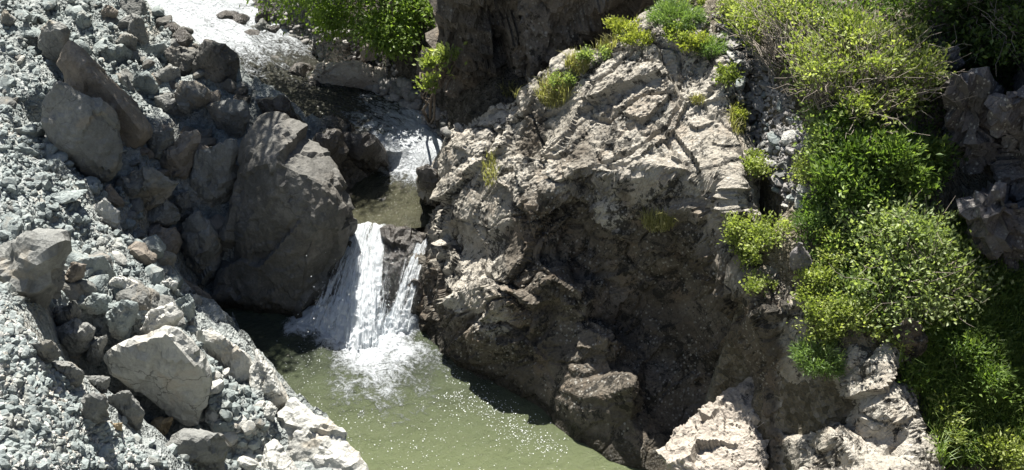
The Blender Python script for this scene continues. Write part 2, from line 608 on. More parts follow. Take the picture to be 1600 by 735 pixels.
def stream_dist(X, Y):
    """distance to the stream's middle line, with its water level and half width there"""
    d = np.full(X.shape, 1e9)
    zz = np.zeros(X.shape)
    hw = np.ones(X.shape)
    for (x0, y0, z0, w0), (x1, y1, z1, w1) in zip(SP[:-1], SP[1:]):
        ex, ey = x1 - x0, y1 - y0
        t = np.clip(((X - x0) * ex + (Y - y0) * ey) / (ex * ex + ey * ey), 0, 1)
        q = np.sqrt((X - x0 - t * ex) ** 2 + (Y - y0 - t * ey) ** 2)
        m = q < d
        d = np.where(m, q, d)
        zz = np.where(m, z0 + t * (z1 - z0), zz)
        hw = np.where(m, w0 + t * (w1 - w0), hw)
    return d, zz, hw


GP = []
for px, py, t in [(0, 735, 12.5), (120, 735, 13.6), (225, 735, 14.6), (0, 600, 13.3), (0, 490, 14.2), (100, 600, 14.2), (60, 545, 14.1), (160, 665, 14.5),
                  (450, 735, 18.3), (330, 600, 18.0), (400, 650, 18.9),
                  (0, 420, 17.6), (100, 430, 18.2), (200, 440, 19.3), (285, 485, 20.3), (0, 300, 18.9), (100, 300, 20.0), (215, 395, 20.2),
                  (255, 420, 22.6), (300, 405, 23.0), (0, 150, 21.5), (100, 150, 22.3), (200, 300, 22.2), (0, 0, 24.0), (120, 0, 25.0), (240, 15, 26.2),
                  (250, 150, 24.3), (350, 300, 23.5), (275, 75, 25.3), (0, -100, 27.5), (160, -100, 29)]:
    GP.append(at_t(px, py, t))
for px, py, Y in [(10, 440, 14.2), (70, 462, 14.3), (130, 478, 14.5), (200, 490, 14.6), (260, 520, 14.5), (20, 480, 14.25), (75, 540, 14.3), (130, 590, 14.3), (190, 650, 14.2), (250, 690, 14.1), (330, 735, 13.6), (310, 560, 14.3), (1200, 200, 16.6), (1240, 300, 15.5), (1180, 370, 15.0), (1200, 100, 17.7), (1130, 0, 19.0), (1300, 250, 15.4), (1300, 0, 17.4),
                  (1400, 150, 16.2), (1450, 30, 17.0), (1400, 300, 15.0), (1400, 450, 13.7), (1250, 430, 14.3), (1330, 520, 13.3), (1450, 550, 13.4),
                  (1440, 735, 12.2), (1500, 735, 12.4), (1600, 735, 12.3), (1600, 600, 13.3), (1500, 400, 14.6), (1600, 450, 14.5), (1500, 200, 16.2),
                  (1600, 250, 16.0), (1600, 0, 17.5)]:
    GP.append(at_y(px, py, Y))
GP += [np.array(p, dtype=float) for p in [
    (0, 17.2, -1), (1.5, 15.6, -.8), (2, 17, 1), (2, 19, 2.2), (1, 21, 2.3), (2.8, 14.8, -.6), (3, 13.6, -.7), (2.5, 15.9, -.2), (3.3, 16.2, .2), (3.5, 14.6, -.3), (3.0, 15.4, -.9), (3.3, 15.5, -.6), (2.5, 14, -.4), (3.6, 12.5, -.3), (3, 21.5, 4.5), (4.2, 20.5, 6.6),
    (-1.0, 21.0, 2.4), (-2.0, 22.3, 2.7), (-3.4, 23.3, 3.0), (-1.2, 23.5, 3.2), (1, 23.5, 5), (-2, 26, 4.6), (-5, 26, 4.4), (3.5, 24, 9),
    (4, 10, .3), (6, 9, 1.5), (9, 8, 4), (9, 12, 4.5), (12, 14, 9), (11, 18, 11), (10, 22, 13), (8, 26, 14), (16, 22, 18), (20, 10, 14), (0, 30, 9), (-6, 32, 6),
    (-12, 32, 9), (-14, 24, 8), (-18, 28, 14), (-12, 17, 6.5), (-16, 16, 10), (-9, 13, 6.2), (-14, 9, 11), (-8, 7.5, 7.2), (-5, 7, 5.8), (-3.2, 9, 3.2), (-2.6, 11, 1.2),
    (-6, 3, 11.5), (-1, 4, 7.5), (0, 1, 12.2), (4, 3, 8.5), (9, 3, 7), (-12, 0, 14), (0, -8, 12.4), (14, -8, 13), (-40, -8, 24), (40, -8, 24), (40, 60, 40), (-40, 60, 34), (0, 60, 30),
    (8.3, 15, 6.5), (-60, -60, 30), (60, -60, 30), (-60, 120, 60), (60, 120, 60), (-40, 20, 26), (40, 20, 30)]]


def lines(lo, hi, s, far_lo, far_hi):
    a = np.arange(lo, hi + 1e-6, s)
    out, st = [], s
    x = hi
    while x < far_hi:
        st *= 1.25
        x += st
        out.append(min(x, far_hi))
    left, st = [], s
    x = lo
    while x > far_lo:
        st *= 1.25
        x -= st
        left.append(max(x, far_lo))
    return np.array(left[::-1] + list(a) + out)


gx = lines(-11, 10.5, 0.075, -59, 59)
gy = lines(8.5, 27, 0.075, -59, 119)
GX, GY = np.meshgrid(gx, gy)
GZ = tri_interp(GP, gx, gy)
GZ = np.where(np.isnan(GZ), 20, GZ)
GZ = blur(GZ, 6)
sd, sz, shw = stream_dist(GX, GY)
pd = poly_dist(POOL, GX, GY)
# the bed of the stream and of the pool, with banks that climb out of them
bankz = sz - 0.30 + np.maximum(sd - shw * 0.8, 0) * 0.9
GZ = np.where(sd < shw, np.minimum(bankz, np.maximum(GZ, sz - 0.45)), np.minimum(GZ, bankz + np.maximum(sd - shw, 0) * 1.2))
lift = smooth01(shw + 1.2, shw, sd)
GZ = np.where((sd > shw) & (pd > 0.3), np.maximum(GZ, (sz - .12) * lift + GZ * (1 - lift)), GZ)
GZ = np.where(pd < 0, np.minimum(-0.25 - 0.6 * np.minimum(-pd, 1), GZ), np.minimum(GZ, -0.22 + pd * 2.6))
P3 = np.stack([GX.ravel(), GY.ravel(), GZ.ravel()], 1)
talus = smooth01(-2.2, -3.2, GX) * (pd > 0.02) * smooth01(0.6, 1.3, sd - shw + 0.9)
rough = 0.16 * fbm(P3, 0.7, 4, 0.5, 3).reshape(GX.shape)
fac = facets(P3, 1.2, 15).reshape(GX.shape) * 0.26 * (GX < -3) + facets(P3, 2.6, 9).reshape(GX.shape) * 0.16 + facets(P3, 6.0, 21).reshape(GX.shape) * 0.06
fore = smooth01(13.6, 12.4, GY - (GX + 7.5) * 0.25) * (GX < -2.5)     # finer gravel in the foreground
amp = np.where(GX < -2.5, 1.0 - 0.55 * fore, 0.55)
inner = (GX > -11) & (GX < 10.5) & (GY > 8.5) & (GY < 27)
wet = smooth01(shw + .4, shw * 0.7, sd) + smooth01(.3, -.2, pd)
GZ = GZ + inner * (rough + fac * amp) * (1 - 0.75 * np.clip(wet, 0, 1))
GZ = blur(GZ, 0)
soil = smooth01(2.5, 3.5, GX) + smooth01(24.5, 27, GY) * 0.6
bed = np.clip(wet, 0, 1)
bed = np.maximum(bed, smooth01(-4.3, -3.6, GX) * smooth01(3.2, 2.0, GX) * smooth01(16.5, 17.5, GY))
v = np.stack([GX.ravel(), GY.ravel(), GZ.ravel()], 1)
ground = put("ground", mesh("ground", v, grid_faces(len(gx), len(gy)), M['ground'], True,
                            {"soil": np.clip(soil, 0, 1).ravel(), "bed": np.clip(bed, 0, 1).ravel()}))
tag(ground, kind="structure")


def sample(z, xs, ys, x, y):
    i = np.clip(np.searchsorted(xs, x) - 1, 0, len(xs) - 2)
    j = np.clip(np.searchsorted(ys, y) - 1, 0, len(ys) - 2)
    u = np.clip((x - xs[i]) / (xs[i + 1] - xs[i]), 0, 1)
    q = np.clip((y - ys[j]) / (ys[j + 1] - ys[j]), 0, 1)
    return (z[j, i] * (1 - u) + z[j, i + 1] * u) * (1 - q) + (z[j + 1, i] * (1 - u) + z[j + 1, i + 1] * u) * q


SURF = [(GZ, gx, gy)]


def surf(x, y):
    x, y = np.asarray(x, float), np.asarray(y, float)
    out = sample(*SURF[0], x, y)
    for z, xs, ys in SURF[1:]:
        ins = (x > xs[0]) & (x < xs[-1]) & (y > ys[0]) & (y < ys[-1])
        out = np.where(ins, np.maximum(out, sample(z, xs, ys, x, y)), out)
    return out


def hit(px, py, only_ground=False):
    d = ray(px, py)
    t = np.arange(8, 45, 0.03)
    p = np.array([0, 0, CAM_H]) + t[:, None] * d
    g = sample(*SURF[0], p[:, 0], p[:, 1]) if only_ground else surf(p[:, 0], p[:, 1])
    k = np.nonzero(p[:, 2] < g)[0]
    k = k[0] if len(k) else len(t) - 1
    return p[k], t[k]


# ---------------------------------------------------------------- the big outcrop
OC = {640: [(405, 19.3), (450, 18.95)],
      655: [(268, 20.2)], 672: [(285, 20.0)], 690: [(314, 19.4)],
      700: [(222, 20.0), (290, 19.1), (340, 18.6), (385, 18.5), (455, 17.45), (492, 17.4), (545, 17.42)],
      668: [(375, 18.9), (420, 18.4), (470, 18.2), (515, 18.05)],
      730: [(198, 19.8), (260, 19.1), (395, 18.15), (452, 17.35), (500, 17.2)],
      760: [(172, 19.66), (250, 18.9), (300, 18.3), (360, 17.8), (400, 17.75), (445, 17.2), (480, 17.0), (540, 16.9), (580, 16.85)],
      800: [(145, 19.6)],
      830: [(122, 19.55), (200, 18.9), (270, 18.0), (330, 17.5), (400, 17.0), (460, 16.7), (530, 16.45), (620, 16.2)],
      865: [(100, 19.4), (430, 16.5), (500, 16.6), (560, 16.2), (610, 15.95)],
      900: [(84, 19.3), (150, 18.7), (210, 17.9), (262, 17.1), (330, 17.2), (400, 17.25), (430, 17.1), (452, 16.4), (505, 16.45), (560, 15.95), (620, 15.45), (670, 15.25)],
      950: [(56, 19.2), (130, 18.4), (200, 17.6), (268, 16.75), (350, 16.9), (430, 16.95), (500, 16.85), (528, 15.85), (570, 15.75), (620, 15.15), (670, 14.95), (715, 14.7)],
      990: [(600, 15.0), (665, 14.9)],
      1010: [(22, 19.3), (100, 18.5), (180, 17.5), (256, 16.6), (330, 16.75), (400, 16.8), (480, 16.7), (560, 16.2), (630, 15.45), (735, 14.35)],
      1080: [(12, 19.1), (60, 18.6), (130, 17.9), (200, 17.1), (265, 16.2), (320, 16.15), (400, 16.2), (480, 16.15), (560, 15.95), (640, 15.5), (720, 14.6)],
      1140: [(110, 17.6), (180, 16.9), (240, 16.3), (285, 15.7), (340, 15.42), (400, 15.35), (450, 15.4), (520, 15.35), (600, 15.1), (680, 14.4), (735, 13.7)],
      1165: [(240, 16.2)],
      1200: [(440, 14.4), (480, 14.02), (540, 13.98), (600, 13.9), (670, 13.5), (735, 13.0)],
      1260: [(470, 13.9), (530, 13.7), (580, 13.55), (620, 13.5), (665, 13.3), (700, 12.7), (735, 12.45)],
      1310: [(520, 13.45), (560, 13.3), (620, 13.2), (658, 13.0), (676, 12.2), (735, 11.5)],
      1330: [(535, 13.3), (600, 13.05), (650, 12.9)],
      1350: [(535, 13.35), (570, 13.0), (640, 12.6), (690, 12.4), (735, 11.7)],
      1390: [(545, 13.2), (580, 12.85), (640, 12.35), (735, 11.5)],
      1425: [(600, 12.9), (680, 12.1), (735, 11.6)],
      1440: [(690, 12.2), (740, 11.7)]}
OP = [at_y(px, py, Y) for px, c in OC.items() for py, Y in c] + [at_z(*q) for q in [(638, 300, .8), (658, 325, .8), (682, 346, .8), (632, 272, .9), (650, 355, .6), (622, 400, .1)]]
for px, py, Y in [(655, 268, 20.0), (700, 222, 20.0), (730, 198, 19.8), (760, 172, 19.66), (800, 145, 19.6), (830, 122, 19.55), (865, 100, 19.4), (900, 84, 19.3),
                  (950, 56, 19.2), (1010, 22, 19.3)]:
    p = at_y(px, py, Y)
    OP.append(p + np.array([0.12, 0.55, -0.5]))
    OP.append(np.array([p[0] + .2, p[1] + 2.9, p[2] - 3.4]))
for px, py in [(1150, 10), (1190, 60), (1185, 150), (1205, 230), (1190, 290), (1190, 350), (1210, 400), (1250, 425), (1310, 455), (1370, 505), (1415, 560), (1455, 630), (1490, 735)]:
    p, t = hit(px, py)
    OP.append(p - np.array([0, 0, 0.45]))
    OP.append(p + np.array([0.5, 0.3, -1.6]))
for a, b in zip(POOLPX[5:14], POOLPX[6:15]):          # the foot goes on down into the pool
    p = at_z(a[0], a[1], 0)
    OP.append(p + np.array([-0.30, -0.12, -1.3]))
OP += [np.array(p, float) for p in [(-2.7, 19.6, .6), (-2.3, 18.6, -1), (-2.7, 20.8, 1.2), (2.8, 11.2, .2), (4.2, 10.6, .8), (5.6, 10.8, .5), (6.6, 11.3, 0), (2.6, 10, -2), (6.5, 10, -2),
                                    (-3, 10, -2), (-3, 21.5, 0), (6.6, 21.5, 3), (3.5, 21.4, 3.2), (5, 19, 4.5), (6.5, 15, 2)]]
# the surface is laid out over a plane that leans 35 degrees towards the river, so that steep faces are meshed as finely as flat ones
ca, sa = math.cos(R(35)), math.sin(R(35))
lean = lambda p: np.stack([p[:, 0], p[:, 1] * ca + p[:, 2] * sa, -p[:, 1] * sa + p[:, 2] * ca], 1)
unlean = lambda p: np.stack([p[:, 0], p[:, 1] * ca - p[:, 2] * sa, p[:, 1] * sa + p[:, 2] * ca], 1)
LP = lean(np.array(OP))
ox = np.arange(-2.7, 6.4, 0.027)
oy = np.arange(7.5, 19.8, 0.027)
OX, OY = np.meshgrid(ox, oy)
OZ = tri_interp(LP, ox, oy)
OZ = np.where(np.isnan(OZ), -14, OZ)
OZ = blur(OZ, 3)
v = unlean(np.stack([OX.ravel(), OY.ravel(), OZ.ravel()], 1))
gz = sample(GZ, gx, gy, v[:, 0], v[:, 1])
keep = (v[:, 2] > np.maximum(gz, -0.7) - 0.45)
f = grid_faces(len(ox), len(oy), keep)
nrm = vnormals(v, f)
# rock relief: bulges, blocks parted by clefts that dip to the left, ridged crust
dip = v @ np.array([[0.75, 0.25, 0.60], [-0.45, 0.85, 0.25], [-0.5, -0.45, 0.75]]).T
big = fbm(v, 0.55, 3, 0.5, 41) * 0.18
wp = fbm(v, 1.4, 3, .5, 5)[:, None] * 0.10
d2 = dip + wp * 0.5
blocks = facets(d2 * np.array([0.8, 0.9, 1.3]), 0.7, 51) * 0.28 + facets(d2 * np.array([0.8, 0.9, 1.35]), 1.7, 57) * 0.12
f1, e, cid, off = cells(dip * np.array([0.6, 0.8, 1.5]) + wp, 1.25, 61)
cleft = -0.11 * smooth01(0.07, 0.0, e)
f1, e2, cid, off = cells(dip * np.array([0.6, 0.9, 1.7]) + wp * .6, 3.2, 66)
cleft2 = -0.03 * smooth01(0.12, 0.0, e2)
mid = fbm(v, 1.8, 3, 0.5, 71, ridged=True) * 0.025 + fbm(v, 4.5, 4, 0.6, 73) * 0.05
small = facets(d2 * np.array([0.9, 1, 1.2]), 5.0, 81) * 0.020 + facets(v, 11, 83) * 0.016
tiny = fbm(v, 14, 2, 0.6, 91, ridged=True) * 0.010
rug = np.clip(0.45 + 0.95 * smooth01(-0.3, 0.3, fbm(v, 0.5, 2, .5, 101)), 0, 1.3)
shelf = smooth01(17.5, 16.7, v[:, 1]) * smooth01(0.2, 0.9, v[:, 0]) * smooth01(3.6, 3.0, v[:, 0])      # the great face is smoother
rug = rug * (1 - .45 * shelf) * (1 - .45 * smooth01(3.6, 4.4, v[:, 0]))
disp = big + blocks * rug + (cleft + cleft2) * rug + (mid + small + tiny) * rug
v = v + nrm * disp[:, None] * 0.95
hx, hy = np.arange(-3, 6.6, .06), np.arange(9, 22, .06)
hz = np.full((len(hy), len(hx)), -9.0)
ii, jj = np.clip(((v[keep][:, 0] + 3) / .06).astype(int), 0, len(hx) - 1), np.clip(((v[keep][:, 1] - 9) / .06).astype(int), 0, len(hy) - 1)
np.maximum.at(hz, (jj, ii), v[keep][:, 2])
SURF.append((hz, hx, hy))
v2, f2 = compact(v, f)
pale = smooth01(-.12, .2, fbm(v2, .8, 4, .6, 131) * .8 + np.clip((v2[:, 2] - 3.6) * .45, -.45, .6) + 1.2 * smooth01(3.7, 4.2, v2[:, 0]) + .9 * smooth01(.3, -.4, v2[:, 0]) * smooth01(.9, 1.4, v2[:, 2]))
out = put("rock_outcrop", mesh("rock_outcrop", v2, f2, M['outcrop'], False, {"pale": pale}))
tag(out, "huge craggy brown rock outcrop with pale lichen between the pool and the green slope", "rock outcrop")

# ---------------------------------------------------------------- rocks
ICO = {}


def ico(level):
    if level not in ICO:
        bm = bmesh.new()
        bmesh.ops.create_icosphere(bm, subdivisions=level, radius=1)
        bm.verts.ensure_lookup_table()
        ICO[level] = (np.array([x.co[:] for x in bm.verts]), np.array([[q.index for q in p.verts] for p in bm.faces]))
        bm.free()
    return ICO[level]


def hull_planes(pts):
    bm = bmesh.new()
    for p in pts:
        bm.verts.new(p)
    bmesh.ops.convex_hull(bm, input=bm.verts)
    bm.normal_update()
    pl = [(np.array(q.normal[:]), float(np.dot(q.normal, q.verts[0].co))) for q in bm.faces]
    bm.free()
    n = np.array([a for a, b in pl])
    d = np.array([b for a, b in pl])
    s = np.where(d < 0, -1, 1)
    return n * s[:, None], d * s


def rock_verts(pts, level=4, sharp=16, seed=0, rel=0.06, fscale=1.0, grain=1.0):
    pts = np.asarray(pts, float)
    c = pts.mean(0)
    q = pts - c
    n, d = hull_planes(q)
    d = np.maximum(d, 0.01)
    dirs, f = ico(level)
    # stretch the directions towards the rock's own proportions so that its faces are evenly meshed
    ext = q.max(0) - q.min(0)
    dirs = dirs * np.maximum(ext, ext.max() * 0.3)
    dirs = dirs / np.linalg.norm(dirs, axis=1)[:, None]
    k = np.maximum(dirs @ n.T, 0) / d
    r = 1 / ((k ** sharp).sum(1)) ** (1 / sharp)
    r *= 1 + 0.5 / sharp
    v = dirs * r[:, None]
    size = float(np.sqrt((ext ** 2).mean()))
    nr = vnormals(v, f)
    w_ = v + seed * 7.31
    s = 1 / size
    h = fbm(w_, 1.6 * s * fscale, 3, .5, seed) * 0.5 + facets(w_, 2.6 * s * fscale, seed + 3) * 1.2
    h = h + grain * (fbm(w_, 10 * s * fscale, 3, .6, seed + 9, ridged=True) * 0.16 + facets(w_, 7 * s * fscale, seed + 5) * 0.45 + facets(w_, 16 * s * fscale, seed + 6) * 0.22)
    v = v + nr * (h * rel * size)[:, None]
    return c, v, f


def poly_resample(o, n=14):
    o = np.array(o, float)
    o2 = np.concatenate([o, o[:1]])
    seg = np.sqrt(((o2[1:] - o2[:-1]) ** 2).sum(1))
    cum = np.concatenate([[0], np.cumsum(seg)])
    s = np.linspace(0, cum[-1], n, endpoint=False)
    return np.stack([np.interp(s, cum, o2[:, 0]), np.interp(s, cum, o2[:, 1])], 1)


def boulder(name, label, cat, outline, mat, t=None, thick=None, near=None, bulge=0.5, up=0.25, tilt=(0, .75), level=5, rel=0.05, sharp=34, seed=None, back=0.65, dt=0.0,
            group=None, parent=None, fscale=1.0, grain=1.0):
    """a rock whose seen outline is given in picture points; t is its distance, near its foremost points (x, y, metres in front)"""
    od = [p[2] if len(p) > 2 else 0.0 for p in outline]
    o = np.array([p[:2] for p in outline], float)
    c = o.mean(0)
    if t is None:
        _, t = hit(c[0], c[1])
        t -= 0.12
    t += dt
    wid = (o.max(0) - o.min(0)) * t / FPX
    if thick is None:
        thick = 0.5 * (wid[0] + wid[1])
    tt = lambda p: t + tilt[0] * (p[0] - c[0]) / 100 + tilt[1] * (p[1] - c[1]) / 100
    pts = [at_t(p[0], p[1], tt(p) + e) for p, e in zip(o, od)]
    if near:
        pts += [at_t(p[0], p[1], tt(p) - p[2]) for p in near]
    else:
        rr = np.random.default_rng(int(abs(o.sum() * 7)) % 9973)
        for k in rr.permutation(len(o))[:max(3, len(o) // 2)]:
            q = c + (o[k] - c) * rr.uniform(.25, .75)
            pts.append(at_t(q[0], q[1], tt(q) - bulge * thick * rr.uniform(.3, .75)))
    pts += [at_t(*(c + (p - c) * back), tt(p) + thick) for p in o]
    seed = seed if seed is not None else int(abs(o[:, 0].sum() * 3 + o[:, 1].sum())) % 997
    ce, v, f = rock_verts(pts, level, sharp, seed, rel, fscale, grain)
    ob = put(name, mesh(name, v, f, mat, False), parent, ce)
    # sharp creases
    if not parent:
        tag(ob, label, cat, group)
    return ob


def T1(l):       # first picture tile, shown at twice its size
    return [(a / 2, b / 2) for a, b in l]


def T5(l):
    return [(a / 2, b / 2 + 367) for a, b in l]


def T6(l):
    return [(a / 2 + 400, b / 2 + 367) for a, b in l]


B = boulder
# upper left talus
B("slab_boulder", "long tilted brown slab with a sunlit upper edge on the left slope", "boulder",
  T1([(170, 195), (215, 122), (255, 150), (360, 255), (430, 325), (484, 405), (470, 440), (395, 518), (372, 500), (365, 370), (290, 290), (230, 245)]), M['brown'],
  t=22.3, thick=0.8, tilt=(0, .5), near=[(120, 99, .35), (150, 120, .45), (190, 165, .5), (225, 205, .45)], level=5, rel=0.02, sharp=30, back=0.9)
B("boulder", "large pitted dark grey boulder below the long brown slab", "boulder",
  T1([(116, 320), (175, 243), (218, 255), (290, 295), (365, 350), (384, 440), (380, 550), (335, 582), (285, 578), (215, 500), (150, 430), (118, 370)]), M['boulder'],
  t=21.2, thick=1.2, tilt=(.1, .55), bulge=.35, level=5, rel=0.035, sharp=18)
B("boulder", "dark grey rounded boulder above the end of the brown slab", "boulder",
  T1([(115, 145), (128, 85), (155, 62), (200, 70), (222, 100), (215, 150), (175, 198), (140, 178)]), M['boulder'], t=22.6, thick=.7, rel=0.04)
for lab, o, m, k in [
    ("grey upright stone right of the brown slab's top", [(310, 165), (330, 122), (362, 150), (370, 188), (345, 198)], 'green', {}),
    ("pale grey block lying right of the brown slab's middle", [(418, 260), (425, 222), (465, 226), (497, 268), (480, 302), (432, 306)], 'green', dict(dt=-.25)),
    ("grey wedge stone leaning on the slab beside the pale block", [(365, 235), (395, 232), (428, 290), (415, 305), (385, 280)], 'boulder', dict(dt=-.2)),
    ("pointed grey boulder above the dark hollow, half lit", [(478, 240), (528, 198), (562, 215), (562, 252), (520, 282)], 'boulder', {}),
    ("big blunt grey boulder over the dark hollow", [(543, 290), (560, 258), (612, 250), (658, 288), (652, 322), (610, 342), (580, 364), (553, 342)], 'boulder', dict(dt=-.2)),
    ("dark boulder with dappled light at the stream's left bank", [(645, 330), (690, 312), (772, 318), (778, 372), (760, 442), (735, 455), (680, 405)], 'boulder', dict(dt=-.2)),
    ("tall square grey block leaning above the dark gap", [(594, 600), (610, 468), (736, 433), (740, 520), (722, 582), (650, 648), (602, 642)], 'boulder', dict(dt=-.35, bulge=.25, sharp=26)),
    ("broad pointed boulder with a dappled top in the left pile", [(362, 580), (420, 528), (490, 533), (564, 575), (530, 622), (415, 662), (383, 632)], 'boulder', dict(dt=-.35)),
    ("curved leaning boulder with a folded lit top edge", [(478, 515), (540, 470), (575, 403), (606, 398), (624, 430), (602, 540), (567, 608), (550, 565)], 'brown', dict(dt=-.2)),
    ("flat grey boulder under the broad pointed one", [(405, 702), (438, 660), (520, 618), (552, 650), (557, 702), (480, 716)], 'boulder', dict(dt=-.2)),
    ("narrow grey boulder wedged beneath the tall square block", [(548, 612), (590, 594), (602, 650), (572, 698), (552, 682)], 'boulder', dict(dt=-.15)),
    ("light brown stone at the pitted boulder's lower corner", [(305, 612), (345, 572), (392, 640), (362, 657), (318, 642)], 'brown', dict(dt=-.1)),
    ("grey stone leaning right of the slab's lower tip", [(440, 500), (470, 420), (545, 398), (548, 440), (500, 508), (470, 515)], 'boulder', dict(dt=-.15)),
    ("dark grey stone between the pale block and the blunt boulder", [(476, 300), (540, 288), (577, 360), (560, 414), (500, 350)], 'boulder', {}),
    ("small round stone in the dark hollow under the blunt boulder", [(618, 405), (662, 403), (658, 452), (622, 458)], 'boulder', {}),
    ("dark rock in shade at the foot of the upper stream", [(512, 160), (560, 138), (630, 165), (610, 262), (560, 250)], 'fall_side', dict(dt=-.2)),
    ("dark flat topped rock overhanging the upper stream's left bank", [(600, 205), (640, 125), (720, 145), (755, 185), (745, 220), (692, 288), (630, 262)], 'fall_side', dict(dt=-.3)),
    ("dark brown stone stacked near the talus top", [(310, 45), (330, 10), (372, 38), (350, 70), (322, 65)], 'brown', {}),
    ("dark boulder at the top of the left slope", [(395, 90), (410, 40), (450, 60), (462, 120), (430, 150), (400, 135)], 'boulder', {}),
    ("small pale stone in the middle of the upper talus", [(366, 160), (395, 148), (414, 170), (400, 192), (372, 185)], 'green', {}),
    ("dark grey stone in shadow above the pale block", [(360, 130), (390, 98), (430, 120), (425, 160), (380, 155)], 'boulder', {}),
    ("greyish stone at the upper left corner of the picture", [(0, 60), (12, 28), (48, 62), (40, 88), (8, 90)], 'boulder', dict(dt=-.1)),
    ("grey flat stone left of the dark rounded boulder", [(72, 60), (85, 40), (116, 48), (114, 76), (84, 80)], 'green', {}),
    ("mid grey boulder beside the talus top's dark boulder", [(232, 70), (255, 30), (288, 45), (282, 88), (250, 95)], 'green', {}),
    ("low dark boulder bordering the gap right of the pile", [(575, 706), (612, 660), (662, 688), (692, 736), (680, 860), (640, 905), (600, 830), (570, 760)], 'boulder', dict(dt=-.25)),
    ("brownish boulder at the pile's dark foot", [(405, 745), (480, 712), (555, 705), (570, 760), (530, 810), (430, 800)], 'brown', dict(dt=-.1)),
    ("sunlit tan stone at the lower edge of the pitted boulder", [(295, 650), (330, 618), (372, 660), (378, 735), (335, 720), (298, 690)], 'pale', dict(dt=-.25)),
]:
    kw = dict(level=5, rel=0.05)
    kw.update(k)
    B("boulder", lab, "boulder", T1(o), M[m], **kw)
for lab, o, m, k in [
    ("big overhanging boulder with a tan underside at the left edge", [(-20, 60), (60, -10), (212, -12), (207, 50), (182, 150), (150, 222), (105, 300), (-20, 235)], 'boulder', dict(t=16.9, thick=1.2, near=[(20, 430, .5), (60, 412, .6), (92, 385, .5)], level=5)),
    ("grey wedge stone on the talus rim", [(345, 150), (370, 122), (432, 150), (440, 182), (398, 196)], 'pale', dict(dt=-.1)),
    ("huge angular boulder with a bright sunlit right face in the foreground", [(313, 380), (400, 330), (512, 308), (530, 276), (562, 288), (612, 340), (672, 420), (662, 480), (620, 592), (590, 602), (500, 540), (400, 480), (350, 440)], 'pale',
     dict(t=17.6, thick=1.1, near=[(262, 522, .45), (290, 560, .5), (322, 600, .35), (225, 540, .3)], level=5, rel=.03, sharp=24)),
    ("pale cracked rock ledge reaching down to the pool", [(606, 292), (650, 288), (720, 325), (772, 372), (800, 470), (795, 520), (750, 545), (700, 475), (650, 372)], 'pale', dict(t=19.6, thick=.9, level=5, sharp=20, dt=-.1)),
    ("block with a tan lower corner left of the huge angular boulder", [(165, 300), (230, 260), (292, 292), (276, 355), (226, 402), (178, 350)], 'boulder', dict(dt=-.35)),
    ("grey upright block wedged beside the huge angular boulder", [(268, 340), (336, 308), (332, 345), (312, 402), (270, 404)], 'boulder', dict(dt=-.4)),
    ("blue grey boulder above the huge angular boulder", [(338, 250), (380, 205), (432, 210), (417, 280), (390, 342), (343, 322)], 'green', dict(dt=-.3)),
    ("bright angular stone on top of the foreground heap", [(436, 302), (470, 232), (540, 216), (574, 250), (545, 292), (460, 314)], 'pale', dict(dt=-.4)),
    ("greenish stone at the talus tip above the pale ledge", [(545, 205), (590, 180), (608, 212), (600, 270), (612, 300), (570, 285)], 'green', dict(dt=-.3)),
    ("dark shaded boulder in the hollow of the foreground", [(335, 500), (400, 486), (452, 560), (432, 614), (348, 592)], 'boulder', dict(dt=-.3)),
    ("tan wedge stone under the huge angular boulder", [(452, 655), (480, 580), (545, 568), (502, 632)], 'tanrock', dict(dt=-.3)),
    ("long low grey boulder with a lit top at the bottom", [(448, 695), (580, 612), (700, 618), (718, 660), (695, 745), (560, 750)], 'boulder', dict(dt=-.35)),
    ("small dark boulder in the hollow left of the shaded one", [(255, 440), (345, 446), (332, 492), (268, 494)], 'boulder', dict(dt=-.25)),
    ("dark boulder low in the foreground hollow", [(262, 500), (330, 500), (345, 580), (300, 600), (255, 560)], 'boulder', dict(dt=-.25)),
    ("grey stone under the overhanging boulder", [(150, 400), (225, 395), (262, 430), (240, 480), (170, 450)], 'boulder', dict(dt=-.25)),
    ("small brown stone on the lower gravel slope", [(350, 592), (384, 586), (382, 612), (360, 625)], 'tanrock', dict(dt=-.15)),
    ("dark flat stone under the tan cornered block", [(90, 340), (160, 330), (190, 375), (150, 400), (100, 380)], 'boulder', dict(dt=-.2)),
    ("pale stone with warm side on the talus rim", [(500, 150), (530, 136), (558, 152), (552, 178), (520, 172)], 'pale', dict(dt=-.15)),
    ("brown topped stone beside the overhanging boulder", [(195, 130), (225, 85), (275, 92), (262, 130), (220, 155)], 'brown', dict(dt=-.3)),
    ("angular pale stone in the middle of the rubble", [(245, 220), (290, 180), (340, 195), (335, 240), (280, 250)], 'green', dict(dt=-.3)),
    ("dark triangular stone behind the tan cornered block", [(175, 230), (235, 205), (258, 250), (220, 285), (170, 280)], 'boulder', dict(dt=-.25)),
]:
    kw = dict(level=5, rel=0.05)
    kw.update(k)
    B("boulder", lab, "boulder", T5(o), M[m], **kw)
